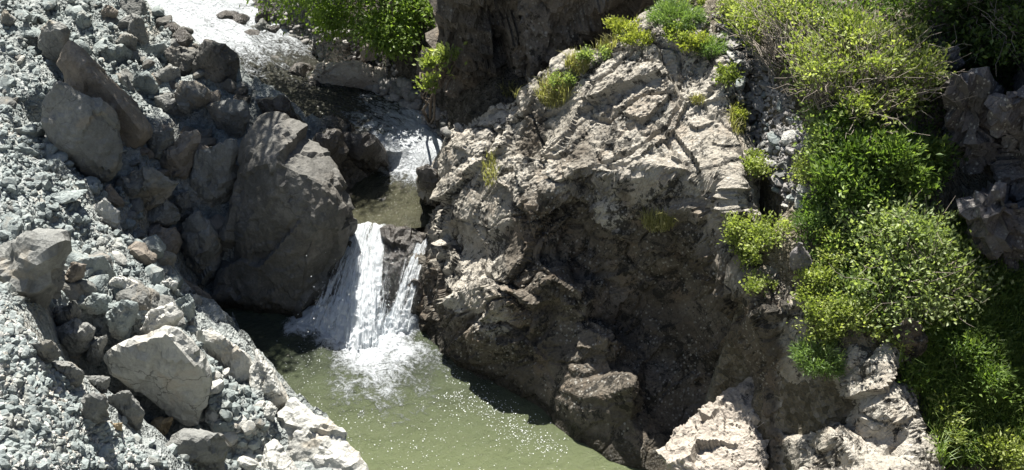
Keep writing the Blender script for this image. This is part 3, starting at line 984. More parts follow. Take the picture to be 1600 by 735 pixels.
for lab, o, k in [
    ("pale fissured boulder sloping to the pool's left shore", [(60, 430), (0, 352), (-20, 420), (-10, 520), (60, 560), (110, 520)], dict(t=19.3, dt=0)),
    ("long pale ledge rock at the pool's near left shore", [(62, 560), (112, 500), (200, 562), (290, 625), (358, 712), (380, 800), (240, 800), (110, 740), (60, 650)], dict(t=18.9, thick=1.0, level=5, near=[(450, 672, .1), (500, 690, .2), (540, 725, .2)])),
    ("pale broken rock behind the long shore ledge", [(20, 660), (60, 640), (110, 700), (160, 790), (60, 800), (10, 730)], dict(t=18.2)),
    ("small pale block on top of the shore ledge", [(20, 545), (45, 520), (64, 545), (55, 585), (25, 580)], dict(t=18.75)),
]:
    kw = dict(level=5, rel=0.045, sharp=30, tilt=(0, -.2))
    kw.update(k)
    B("boulder", lab, "boulder", T6(o), M['pale'], **kw)

B("boulder", "great smooth dark boulder left of the waterfall", "boulder",
  [(322, 474, .85), (342, 420, .55), (368, 350, .15), (376, 300, 0), (392, 215, .1), (428, 192, .2), (482, 212, .2), (517, 246, .1), (532, 285, .1), (538, 330, .15), (553, 355, .3), (540, 400, .5), (515, 435, .7), (490, 470, .85), (460, 497, .95), (420, 497, .95), (370, 487, .9)],
  M['fall_side'], t=22.6, thick=1.8, tilt=(0, 0), near=[(388, 262, .35), (450, 258, .85), (512, 290, .7), (400, 335, .4), (497, 352, .62), (462, 490, -.55), (400, 470, -.45)], level=6, rel=0.06, sharp=60, back=.8, grain=.8, fscale=.75)
B("boulder", "dark brown sloping rock shelf between talus and pool", "boulder",
  [(200, 405), (260, 415), (330, 462), (345, 500), (310, 490), (240, 450)], M['brown'], t=22.4, thick=.6, rel=.03)
B("boulder", "dark leaning boulder left of the great smooth one", "boulder", [(285, 345), (310, 330), (345, 385), (335, 430), (310, 450), (288, 400)], M['boulder'], dt=-.3)
# rocks in the water
for lab, o, k in [
    ("wet black rock splitting the stream above the fall", [(520, 232), (535, 202), (572, 204), (600, 228), (614, 262), (588, 268), (545, 262)], dict(dt=-.2)),
    ("low wet black rock left of the stream splitter", [(482, 236), (490, 208), (530, 200), (545, 238), (530, 268), (500, 262)], dict(dt=-.15)),
    ("dark wet rock standing behind the falling water", [(598, 358), (640, 355), (652, 385), (634, 440), (612, 474), (600, 430)], dict(t=23.38, thick=.6, tilt=(0, -.1), rel=.11)),
    ("dark wet rock at the right lip of the fall", [(640, 360), (672, 362), (672, 390), (650, 430), (635, 410)], dict(t=23.55, thick=.6)),
    ("wet dark rock under the fall's left chute", [(545, 372), (575, 356), (590, 400), (560, 470), (520, 490), (528, 430)], dict(t=23.9, thick=.6)),
    ("black wet stone at the right foot of the fall", [(622, 452), (650, 430), (668, 470), (660, 515), (628, 498)], dict(t=23.1, thick=.5)),
    ("dark rock under the rapids by the outcrop's left tip", [(648, 262), (668, 255), (690, 275), (685, 300), (660, 296)], dict(dt=-.1)),
    ("small dark stone poking from the shaded stream", [(494, 170), (505, 165), (510, 174), (500, 179)], {}),
    ("tiny dark stone in the stream's upper bend", [(468, 108), (482, 103), (488, 112), (474, 117)], {}),
    ("low dark rock ridge along the shaded stream's left edge", [(395, 155), (440, 150), (480, 195), (470, 215), (420, 195)], dict(dt=-.1)),
]:
    kw = dict(level=4, rel=0.05, sharp=12)
    kw.update(k)
    B("boulder", lab, "rock", o, M['wet'], **kw)
B("boulder", "flat topped pale boulder with a shaded side on the gravel bar", "boulder", [(478, 130), (495, 98), (560, 94), (606, 110), (604, 146), (545, 156), (520, 142)],
  M['buttress'], dt=-.25, near=[(545, 122, .2), (520, 118, .2), (585, 128, .2)], thick=.8, level=5, rel=.025, sharp=24)
B("boulder", "dark block at the far edge of the upper stream", "boulder", [(390, 46), (410, 28), (426, 44), (423, 62), (400, 58)], M['boulder'], dt=-.15)
B("boulder", "pale rock half hidden behind the hanging tree leaves", "boulder", [(562, 70), (585, 62), (590, 95), (565, 98)], M['buttress'], dt=-.1)

# ---------------------------------------------------------------- cliffs and buttresses
B("cliff", "dark rock cliff behind the gravel bar at top centre", "cliff",
  [(690, -160), (840, -160), (850, -20), (845, 60), (815, 100), (800, 150), (760, 200), (715, 205), (690, 120)], M['cliff'], t=24.2, thick=3.0, near=[(760, 20, .7), (730, 60, .4), (810, 20, .5)], level=6, rel=.07, sharp=34, tilt=(0, 1.5), fscale=1.6)
B("cliff", "lit overhanging rock behind the outcrop's crest", "cliff",
  [(800, 70), (815, -10), (860, -120), (1010, -120), (1040, -30), (960, 25), (900, 75), (860, 112), (815, 125)], M['cliff'], t=22.6, thick=2.5, near=[(880, 10, .6), (940, -20, .6)], level=6, rel=.07, sharp=34, tilt=(0, 1.2), fscale=1.5)
B("cliff", "shaded grey cliff pillar at the right edge", "cliff",
  [(1480, 130), (1545, 105), (1560, 180), (1545, 260), (1520, 300), (1495, 262), (1485, 200)], M['shadecliff'], dt=-.35, level=5, rel=.10, sharp=40, fscale=1.8, tilt=(0, .9), thick=1.2)
B("cliff", "grey lichened cliff face in shade beyond the right gully", "cliff",
  [(1555, 170), (1600, 110), (1760, 60), (1800, 330), (1640, 360), (1570, 300)], M['shadecliff'], t=17.4, thick=2.5, level=6, rel=.10, sharp=40, fscale=1.8, tilt=(0, .9))
B("cliff", "low dark rock foot of the right cliff in shade", "cliff",
  [(1510, 320), (1560, 290), (1640, 330), (1660, 420), (1600, 450), (1540, 400)], M['shadecliff'], dt=-.3, level=5, rel=.10, sharp=40, fscale=1.8, tilt=(0, .9))
B("boulder", "dark stained boulder under the top right foliage", "boulder", [(1462, 90), (1495, 75), (1508, 100), (1480, 118)], M['shadecliff'], dt=-.3)
# the tall rock wall out to the right that keeps the gully in shade
big_pts = [(7.9, 13.2, 3), (8.6, 12.6, 9), (8.2, 16, 11), (8.0, 19.5, 13.5), (8.2, 21, 5), (13, 12, 3), (13, 12, 12), (13, 22, 15), (13, 22, 4), (7.6, 17, 5.5), (7.5, 19, 7)]
ce, v, f = rock_verts(np.array(big_pts, float), 6, 12, 77, .04, 1.6)
tag(put("cliff", mesh("cliff", v, f, M['shadecliff'], True), None, ce), "tall rock wall rising beyond the right gully", "cliff")
for lab, o, m, k in [
    ("long sunlit ribbed slab on the outcrop's lower flank", [(1022, 702), (1090, 648), (1186, 582), (1206, 612), (1200, 690), (1190, 760), (1070, 760)], 'buttress', dict(t=18.3, thick=.8, tilt=(-.2, -.7), level=6, rel=.045, sharp=30, fscale=1.5)),
    ("dark boulder half hidden in the bushes of the right slope", [(1396, 510), (1425, 492), (1447, 515), (1445, 550), (1415, 562), (1398, 540)], 'outcrop', dict(dt=-.3, rel=.07)),
    ("grey stone standing among the yellow green plants", [(1235, 395), (1250, 378), (1272, 408), (1262, 432), (1238, 425)], 'shadecliff', dict(dt=-.25)),
]:
    kw = dict(level=5, rel=0.045, sharp=14)
    kw.update(k)
    B("boulder" if "buttress" not in lab else "rock_buttress", lab, "rock", o, M[m], **kw)


# ---------------------------------------------------------------- loose stones
def stone_shape(seed, level=2, flat=0.7, sharp=14, ncut=9):
    r = np.random.default_rng(seed)
    p = r.normal(size=(ncut, 3))
    p /= np.linalg.norm(p, axis=1)[:, None]
    p *= np.array([1, r.uniform(.65, .95), r.uniform(flat * .7, flat)]) * 0.5
    c, v, f = rock_verts(np.concatenate([p, -p * r.uniform(.7, 1.1, (ncut, 1))]), level, sharp, seed, 0.03)
    v = v / (np.abs(v).max() * 2)
    return v, f


def rand_rot(n, r, tilt=0.6):
    a = r.uniform(0, 2 * math.pi, n)
    bx, by = r.normal(0, tilt, n), r.normal(0, tilt, n)
    ca, sa, cx, sx, cy, sy = np.cos(a), np.sin(a), np.cos(bx), np.sin(bx), np.cos(by), np.sin(by)
    o = np.zeros(n)
    i = np.ones(n)
    Z = np.stack([np.stack([ca, -sa, o], 1), np.stack([sa, ca, o], 1), np.stack([o, o, i], 1)], 1)
    X = np.stack([np.stack([i, o, o], 1), np.stack([o, cx, -sx], 1), np.stack([o, sx, cx], 1)], 1)
    Y = np.stack([np.stack([cy, o, sy], 1), np.stack([o, i, o], 1), np.stack([-sy, o, cy], 1)], 1)
    return Z @ X @ Y


def scatter_px(n, poly, r, holes=None):
    """points of the ground seen inside a picture polygon"""
    poly = np.array(poly, float)
    lo, hi = poly.min(0), poly.max(0)
    out = []
    while len(out) < n:
        q = r.uniform(lo, hi, (n * 2, 2))
        q = q[poly_dist(poly, q[:, 0], q[:, 1]) < 0]
        if holes is not None:
            q = q[(poly_dist(holes, q[:, 0], q[:, 1]) > 0) | (r.random(len(q)) < .07)]
        out += list(q)
    q = np.array(out[:n])
    a, b = (q[:, 0] - 800) / FPX, (367.5 - q[:, 1]) / FPX
    d = np.stack([a, COSP + SINP * b, -SINP + COSP * b], 1)
    ts = np.arange(9, 36, 0.06)
    best = np.full(n, np.nan)
    for t in ts:
        p = np.array([0, 0, CAM_H]) + d * t
        below = np.isnan(best) & (p[:, 2] < surf(p[:, 0], p[:, 1]))
        best[below] = t
    ok = ~np.isnan(best)
    return (np.array([0, 0, CAM_H]) + d * np.nan_to_num(best)[:, None])[ok]


def individuals(name, label, cat, group, pts, sizes, mats, seed, flat=.7, sharp=14, sink=.25, shapes=8, smooth=False, level=2, tilt=.5, ncut=9):
    r = np.random.default_rng(seed)
    ms = []
    for k in range(shapes):
        v, f = stone_shape(seed * 31 + k, level, flat, sharp, ncut)
        ms.append(mesh(name, v, f, mats[k % len(mats)], smooth))
    first = None
    for i, (p, s) in enumerate(zip(pts, sizes)):
        if first is None:
            o = put(name, ms[0])
            tag(o, label, cat, group)
            first = o
        else:
            o = first.copy()
            o.data = ms[r.integers(len(ms))]
            COL.objects.link(o)
        o.location = (p[0], p[1], surf(p[0], p[1]) + s * (0.3 - sink))
        o.rotation_euler = (r.normal(0, tilt), r.normal(0, tilt), r.uniform(0, 6.28))
        o.scale = (s, s, s)


def heap(name, pts, sizes, mat, seed, flat=.7, level=1, sink=.2, smooth=False, kind="stuff", tilt=.6):
    r = np.random.default_rng(seed)
    V, F = [], []
    base = 0
    shp = [stone_shape(seed * 13 + k, level, flat) for k in range(10)]
    idx = r.integers(0, 10, len(pts))
    rot = rand_rot(len(pts), r, tilt)
    for k in range(10):
        sel = np.nonzero(idx == k)[0]
        if not len(sel):
            continue
        v, f = shp[k]
        vv = np.einsum('nij,vj->nvi', rot[sel], v) * sizes[sel][:, None, None]
        pz = pts[sel].copy()
        pz[:, 2] = surf(pz[:, 0], pz[:, 1]) + sizes[sel] * (0.3 - sink)
        vv = vv + pz[:, None, :]
        ff = f[None] + (np.arange(len(sel)) * len(v))[:, None, None] + base
        V.append(vv.reshape(-1, 3))
        F.append(ff.reshape(-1, 3))
        base += len(sel) * len(v)
    o = put(name, mesh(name, np.concatenate(V), np.concatenate(F), mat, smooth))
    o["kind"] = kind
    return o


r1 = np.random.default_rng(11)
HOLLOW = np.array([(40, 470), (130, 485), (200, 500), (300, 560), (330, 640), (250, 720), (180, 640), (90, 560)], float)
TAL = [(0, 0), (300, 0), (270, 70), (240, 190), (180, 260), (230, 380), (310, 480), (300, 530), (420, 640), (450, 735), (250, 735), (60, 490), (0, 455)]
tp = scatter_px(100, TAL, r1, HOLLOW)
individuals("stone", "angular grey green stone lying loose on the left talus slope", "stone", "loose stones on the left talus", tp, 0.16 + 0.34 * r1.random(len(tp)) ** 2.5,
            [M['green'], M['green'], M['boulder'], M['green'], M['pale']], 3)
tb_ = scatter_px(58, TAL[:8] + [(330, 600), (200, 520), (60, 470), (0, 460)], r1, HOLLOW)
individuals("block", "angular grey block half buried in the left talus", "block", "larger blocks in the left talus", tb_, 0.38 + 0.55 * r1.random(len(tb_)) ** 1.7, [M['green'], M['boulder'], M['green']], 23, sharp=40, sink=.42, level=4, tilt=.8, ncut=7)
tp = scatter_px(1700, TAL, r1, HOLLOW)
heap("talus_gravel", tp, 0.06 + 0.15 * r1.random(len(tp)) ** 2, M['green'], 5)
FORE = [(0, 470), (100, 575), (240, 735), (0, 735)]
tp = scatter_px(6000, FORE, r1)
heap("slope_gravel", tp, 0.018 + 0.10 * r1.random(len(tp)) ** 5, M['pale'], 6, flat=.55)
tp = scatter_px(4500, FORE, r1)
heap("slope_gravel", tp, 0.018 + 0.16 * r1.random(len(tp)) ** 5, M['green'], 12, flat=.6)
tp = scatter_px(5000, TAL[:9] + [(420, 640), (250, 690), (60, 520), (0, 470)], r1, HOLLOW)
heap("talus_grit", tp, 0.03 + 0.06 * r1.random(len(tp)) ** 2, M['green'], 8)
tp = scatter_px(50, [(330, 560), (420, 640), (440, 735), (330, 735), (300, 640)], r1)
individuals("stone", "small pale broken stone between the foreground boulders by the pool", "stone", "pale stones among the shore boulders", tp, 0.12 + 0.2 * r1.random(len(tp)) ** 1.5, [M['pale'], M['green']], 14)
# dark pile right of the slab
tp = scatter_px(60, [(210, 60), (300, 70), (380, 200), (370, 330), (330, 440), (210, 410), (200, 280), (250, 200)], r1)
individuals("stone", "dark shaded stone filling gaps between the left bank boulders", "stone", "stones in the shaded boulder pile", tp, 0.2 + 0.35 * r1.random(len(tp)) ** 1.5, [M['boulder'], M['brown'], M['fall_side']], 15)
# gravel bar
BAR = [(560, 150), (600, 115), (640, 140), (690, 175), (700, 215), (660, 215), (610, 180)]
tp = scatter_px(110, BAR, r1)
individuals("cobble", "rounded grey cobble on the gravel bar below the cliff", "cobble", "cobbles on the gravel bar", tp, 0.16 + 0.24 * r1.random(len(tp)) ** 1.4, [M['cobble'], M['cobble'], M['boulder']], 4, flat=.75, sharp=6, smooth=True, tilt=.3)
BAR2 = [(400, 30), (480, 20), (560, 60), (500, 100), (480, 128), (440, 90), (410, 62)]
tp = scatter_px(110, BAR2, r1)
individuals("cobble", "grey cobble on the upper gravel bank under the tree", "cobble", "cobbles on the upper gravel bank", tp, 0.12 + 0.2 * r1.random(len(tp)) ** 1.6, [M['cobble'], M['boulder']], 5, flat=.7, sharp=6, smooth=True, tilt=.3)
tp = scatter_px(900, [(400, 20), (560, 60), (700, 180), (700, 220), (650, 215), (540, 152), (440, 95)], r1)
heap("bar_gravel", tp, 0.05 + 0.08 * r1.random(len(tp)), M['cobble'], 9, level=1, smooth=True)
ST = [(290, 10), (400, 5), (440, 60), (480, 110), (560, 160), (500, 165), (420, 125), (350, 80), (300, 45)]
tp = scatter_px(20, ST, r1)
tp[:, 2] += .1
individuals("stone", "dark wet stone standing in the shallow upper stream", "stone", "wet stones in the upper stream", tp, 0.22 + 0.4 * r1.random(len(tp)) ** 2, [M['wet'], M['fall_side']], 17, sharp=12, sink=-.1, level=3)
tp = scatter_px(34, [(262, 0), (280, 50), (335, 98), (390, 155), (375, 165), (325, 112), (268, 62), (245, 10)], r1)
individuals("stone", "dark stone lining the left shore of the upper stream", "stone", "stones on the upper stream's left shore", tp, 0.2 + 0.3 * r1.random(len(tp)) ** 1.5, [M['fall_side'], M['wet'], M['boulder']], 18, sharp=16, level=3)
# scree gully
GUL = [(1110, 20), (1190, 10), (1210, 120), (1260, 210), (1285, 300), (1230, 335), (1180, 260), (1150, 150)]
tp = scatter_px(85, GUL, r1)
individuals("stone", "flat grey scree stone in the gully between outcrop and bushes", "stone", "scree stones in the right gully", tp, 0.12 + 0.2 * r1.random(len(tp)) ** 1.6, [M['cobble'], M['green'], M['boulder'], M['pale']], 7, flat=.5, tilt=.4)
tp = scatter_px(1100, GUL, r1)
heap("gully_gravel", tp, 0.05 + 0.08 * r1.random(len(tp)), M['cobble'], 10, flat=.55)

# ---------------------------------------------------------------- water
px_ = np.arange(POOL[:, 0].min() - .4, POOL[:, 0].max() + .5, 0.035)
py_ = np.arange(8.0, POOL[:, 1].max() + .4, 0.035)
PX, PY = np.meshgrid(px_, py_)
dd = poly_dist(POOL, PX, PY)
p0 = at_z(560, 515, 0)
p1 = at_z(605, 610, 0)
p2 = at_z(715, 590, 0)


def seg_d(a, b, X, Y):
    ex, ey = b[0] - a[0], b[1] - a[1]
    t = np.clip(((X - a[0]) * ex + (Y - a[1]) * ey) / (ex * ex + ey * ey), 0, 1)
    return np.sqrt((X - a[0] - t * ex) ** 2 + (Y - a[1] - t * ey) ** 2), t


q1, t1 = seg_d(p0, p1, PX, PY)
q2, t2 = seg_d(p0, p2, PX, PY)
q3, t3 = seg_d(at_z(490, 505, 0), at_z(625, 512, 0), PX, PY)
P3 = np.stack([PX.ravel(), PY.ravel(), np.zeros(PX.size)], 1)
wob = fbm(P3, 1.6, 4, .55, 7).reshape(PX.shape) * 0.35
foam = np.maximum(smooth01(1.65, 0.1, q1 + wob * 1.5) * (1 - .5 * t1), smooth01(.8, .05, q2 + wob) * (1 - .7 * t2) * .9)
foam = np.maximum(foam, smooth01(.85, .05, q3 + wob * .8))
pz = (fbm(P3, 2.6, 3, .5, 3) * 0.03 + fbm(P3, 7, 3, .5, 4) * 0.014).reshape(PX.shape)
lump = (fbm(P3, 3.2, 4, .55, 13) * 0.13 + fbm(P3, 8, 3, .6, 14, True) * 0.05 + 0.10).reshape(PX.shape)
pz = pz + lump * smooth01(0.15, .8, foam)
water_tone = smooth01(17.9, 14.6, PY) * 0.65 + smooth01(15.5, 13.0, PY) * .35  # pool colour: dark by the fall, turning olive towards the camera
v = np.stack([PX.ravel(), PY.ravel(), pz.ravel()], 1)
f = grid_faces(len(px_), len(py_), dd < 0.35)
v, f, fo, mu = compact(v, f, np.clip(foam, 0, 1).ravel(), water_tone.ravel())
tag(put("pool_water", mesh("pool_water", v, f, M['pool'], True, {"foam": fo, "water_tone": mu})), kind="structure")

# white flecks: foam bubbles off the fall, and sun glints modelled as specks
r4 = np.random.default_rng(44)
nf = 3200
e_ = r4.random(nf) ** 2.0
fp = at_z(565, 530, 0) + np.stack([r4.normal(0, 1, nf) * (.5 + 1.1 * e_) + .9 * e_, -e_ * 3.6 + r4.normal(0, .3, nf), np.zeros(nf)], 1)
rs_ = r4.random(nf)
edge_ = rs_ < .4
q_ = r4.random(nf)
ea, eb = at_z(630, 530, 0), at_z(900, 700, 0)
fp[edge_] = (ea + (eb - ea) * q_[:, None] + np.stack([-np.abs(r4.normal(0, .45, nf)) - .05, r4.normal(0, .2, nf) - .1, np.zeros(nf)], 1))[edge_]
fp = fp[poly_dist(POOL, fp[:, 0], fp[:, 1]) < -.02]
dv_, df_ = ico(1)
fs_ = .0035 + .006 * r4.random(len(fp)) ** 3
V = (dv_[None] * fs_[:, None, None] * np.array([1.3, 1.3, .6]) + (fp + np.array([0, 0, .012]))[:, None]).reshape(-1, 3)
F = (df_[None] + (np.arange(len(fp)) * len(dv_))[:, None, None]).reshape(-1, 3)
tag(put("foam", mesh("foam", V, F, M['drops'], True)), kind="stuff")

# the stream above the fall
S = np.array([s for s in SP])
cum = np.concatenate([[0], np.cumsum(np.sqrt(((S[1:, :2] - S[:-1, :2]) ** 2).sum(1)))])
ss = np.arange(0, cum[-1], 0.04)
cl = np.stack([np.interp(ss, cum, S[:, k]) for k in range(4)], 1)
for _ in range(14):
    cl[1:-1] = (cl[:-2] + 2 * cl[1:-1] + cl[2:]) / 4
tg = np.gradient(cl[:, :2], axis=0)
tg /= np.linalg.norm(tg, axis=1)[:, None]
nn = np.stack([-tg[:, 1], tg[:, 0]], 1)
us = np.linspace(-1, 1, 56)
V = np.zeros((len(ss), len(us), 3))
ext = cl[:, 3] + 0.3
V[:, :, :2] = cl[:, None, :2] + nn[:, None] * (us[None, :, None] * ext[:, None, None])
V[:, :, 2] = cl[:, 2][:, None]
steep = np.clip(np.gradient(cl[:, 2], ss), 0, 1)
sf = np.interp(ss, cum, [.35, .16, .2, .72, .85, .55, .30, .36, .62, .80, .75, .6])  # far reach is also whitened for sun glare, on top of its foam
wv = np.stack([(us[None] * ext[:, None] * 2.2).ravel(), np.repeat(ss * 1.0, len(us)), np.zeros(V.shape[0] * V.shape[1])], 1)
chop = (fbm(wv, 1.6, 4, .55, 31) * 0.05 + fbm(wv, 5, 3, .5, 33) * 0.02).reshape(V.shape[:2])
V[:, :, 2] += chop * (0.5 + 1.8 * sf[:, None])
edge = 1 - smooth01(.75, 1.0, np.abs(us))[None] * 0.25
fo = np.clip(sf[:, None] * edge + fbm(wv, .8, 3, .5, 37).reshape(V.shape[:2]) * .25, 0, 1)
mk = np.repeat(np.interp(ss, cum, [.35, .35, .35, .3, .2, .2, .05, .05, .1, .1, .1, .1]), len(us))  # lowest along the bend: the tree's shade is put into the water colour
tag(put("stream_water", mesh("stream_water", V.reshape(-1, 3), grid_faces(len(us), len(ss)), M['stream'], True, {"foam": fo.ravel(), "water_tone": mk, "across": wv[:, 0] / 2.2 + fbm(wv, .5, 2, .5, 91) * .25, "along": wv[:, 1]})), kind="structure")


def strand(tops, bots, nu, nv, seed, dens, arc=.08, jag=.06):
    """a sheet of falling water from the lip points to the foot points"""
    tops, bots = np.array(tops), np.array(bots)
    u = np.linspace(0, 1, nu)
    vv = np.linspace(0, 1, nv)
    a = np.stack([np.interp(u, np.linspace(0, 1, len(tops)), tops[:, i]) for i in range(3)], 1)
    b = np.stack([np.interp(u, np.linspace(0, 1, len(bots)), bots[:, i]) for i in range(3)], 1)
    fz = (vv ** 1.25)[:, None]
    fh = (vv ** 0.95)[:, None]
    P = np.zeros((nv, nu, 3))
    P[:, :, 0] = a[None, :, 0] * (1 - fh) + b[None, :, 0] * fh
    P[:, :, 1] = a[None, :, 1] * (1 - fh) + b[None, :, 1] * fh - arc * (np.sin(np.pi * vv) ** .8)[:, None]
    P[:, :, 2] = a[None, :, 2] * (1 - fz) + b[None, :, 2] * fz
    q = np.stack([np.tile(u * 9, nv), np.repeat(vv * 2.2, nu), np.full(nu * nv, seed * 3.1)], 1)
    P[:, :, 1] -= (fbm(q, 1.0, 4, .6, seed, True) * jag).reshape(nv, nu) * (0.4 + vv)[:, None]
    q = q * np.array([1.2, 4.5, 1])
    P[:, :, 2] += (fbm(q, 1.0, 4, .6, seed + 3, True) * .09 + .03).reshape(nv, nu) * (0.25 + vv)[:, None]
    d = np.interp(vv, [0, .25, .7, 1], dens)[:, None] * np.ones((1, nu))
    d *= (1 - smooth01(.6, 1, np.abs(u * 2 - 1)) * .75)[None]
    d = d + (fbm(np.stack([np.tile(u * 4, nv), np.repeat(vv * 1.6, nu), np.full(nu * nv, seed * 1.7)], 1), 1, 3, .5, seed) * .35).reshape(nv, nu)
    uv = np.stack([np.tile(u, nv), np.repeat(vv, nu)], 1)
    return mesh("water_sheet", P.reshape(-1, 3), grid_faces(nu, nv), M['fall'], True, {"sheet": d.ravel()}, uv)


wf = bpy.data.objects.new("waterfall", None)
COL.objects.link(wf)
tag(wf, "white waterfall pouring over dark rock into the green pool", "waterfall")
lz = 1.28
put("water_sheet", strand([at_z(550, 348, lz), at_z(562, 351, lz), at_z(576, 347, lz), at_z(594, 352, lz), at_z(612, 350, lz)], [at_z(470, 515, 0), at_z(530, 538, 0), at_z(612, 528, 0)], 110, 130, 3, [.88, .95, 1.1, 1.2], jag=.10), wf)
put("water_sheet", strand([at_z(556, 350, lz), at_z(576, 350, lz), at_z(594, 352, lz)], [at_z(505, 527, 0), at_z(560, 550, 0), at_z(600, 540, 0)], 110, 130, 8, [.66, .8, 1.05, 1.2], arc=.14, jag=.12), wf)
put("water_sheet", strand([at_z(655, 366, 1.22), at_z(664, 370, 1.22), at_z(674, 376, 1.22)], [at_z(600, 515, 0), at_z(615, 528, 0), at_z(640, 522, 0)], 40, 130, 5, [.85, .92, 1.05, 1.2], arc=.10), wf)
put("water_sheet", strand([at_z(604, 352, lz), at_z(635, 354, lz), at_z(662, 364, lz)], [at_z(585, 515, 0), at_z(600, 528, 0), at_z(622, 522, 0)], 70, 130, 6, [.55, .42, .5, 1.1], arc=.06), wf)
# spray
r2 = np.random.default_rng(5)
N = 320
bx = r2.normal(0, 1, (N, 3))
u = r2.random(N)
ctr = np.array([at_z(490 + 140 * q, 515, 0) for q in u])
ctr = ctr + np.array([0, -.15, .1]) + bx * np.array([.16, .28, 0]) + np.stack([np.zeros(N), np.zeros(N), np.abs(bx[:, 2]) * .28], 1)
hh = r2.random(N) < .35
ctr[hh] += np.stack([np.interp(r2.random(hh.sum()), [0, 1], [.1, .35]), np.zeros(hh.sum()), r2.random(hh.sum()) * 1.5], 1)
sv, sf_ = ico(1)
sz_ = 0.004 + 0.009 * r2.random(N) ** 3
V = (sv[None] * sz_[:, None, None] * np.array([1, 1, 1.4]) + ctr[:, None]).reshape(-1, 3)
F = (sf_[None] + (np.arange(N) * len(sv))[:, None, None]).reshape(-1, 3)
sp = put("spray", mesh("spray", V, F, M['drops'], True), wf)
sp["kind"] = "stuff"


# ---------------------------------------------------------------- plants
def leaves(name, pts, dirs, L, W, mat, parent=None, r=None, up=0.5, tint=None):
    n = len(pts)
    r = r or np.random.default_rng(1)
    d = dirs + r.normal(0, .55, (n, 3))
    d /= np.linalg.norm(d, axis=1)[:, None] + 1e-9
    nr = r.normal(0, .7, (n, 3)) + np.array([0, 0, up])
    s = np.cross(d, nr)
    s /= np.linalg.norm(s, axis=1)[:, None] + 1e-9
    k = (0.65 + 0.7 * r.random(n))[:, None]
    l, w_ = L * k, W * k
    bend = np.cross(s, d) * l * 0.12
    V = np.stack([pts, pts + d * l * .45 + s * w_ * .5 + bend, pts + d * l, pts + d * l * .45 - s * w_ * .5 + bend], 1).reshape(-1, 3)
    F = np.arange(n * 4).reshape(n, 4)
    tt = np.clip(r.normal(.5, .2, n) if tint is None else tint + r.normal(0, .12, n), 0, 1)
    return put(name, mesh(name, V, F, mat, False, {"tint": np.repeat(tt, 4)}), parent)


def tubes(paths, sides=4):
    """paths: list of (points (k,3), radii (k,))"""
    V, F, b = [], [], 0
    an = np.arange(sides) * 2 * math.pi / sides
    for P, rad in paths:
        P = np.asarray(P, float)
        t = np.gradient(P, axis=0)
        t /= np.linalg.norm(t, axis=1)[:, None] + 1e-9
        a = np.cross(t, np.array([0.31, 0.17, 0.93]))
        a /= np.linalg.norm(a, axis=1)[:, None] + 1e-9
        c = np.cross(t, a)
        ring = P[:, None] + (a[:, None] * np.cos(an)[None, :, None] + c[:, None] * np.sin(an)[None, :, None]) * np.asarray(rad)[:, None, None]
        V.append(ring.reshape(-1, 3))
        k = len(P)
        for i in range(k - 1):
            for j in range(sides):
                j2 = (j + 1) % sides
                F.append((b + i * sides + j, b + i * sides + j2, b + (i + 1) * sides + j2, b + (i + 1) * sides + j))
        b += k * sides
    return np.concatenate(V), np.array(F)


def curve(a, b, r, wob=.12, sag=0.0, k=6):
    t = np.linspace(0, 1, k)[:, None]
    p = a * (1 - t) + b * t
    L = np.linalg.norm(b - a)
    n = r.normal(0, wob * L, (k, 3))
    n[0] = n[-1] = 0
    n = (n + np.roll(n, 1, 0)) * .5
    n[0] = n[-1] = 0
    p = p + n
    p[:, 2] += sag * L * np.sin(np.pi * t[:, 0])
    return p


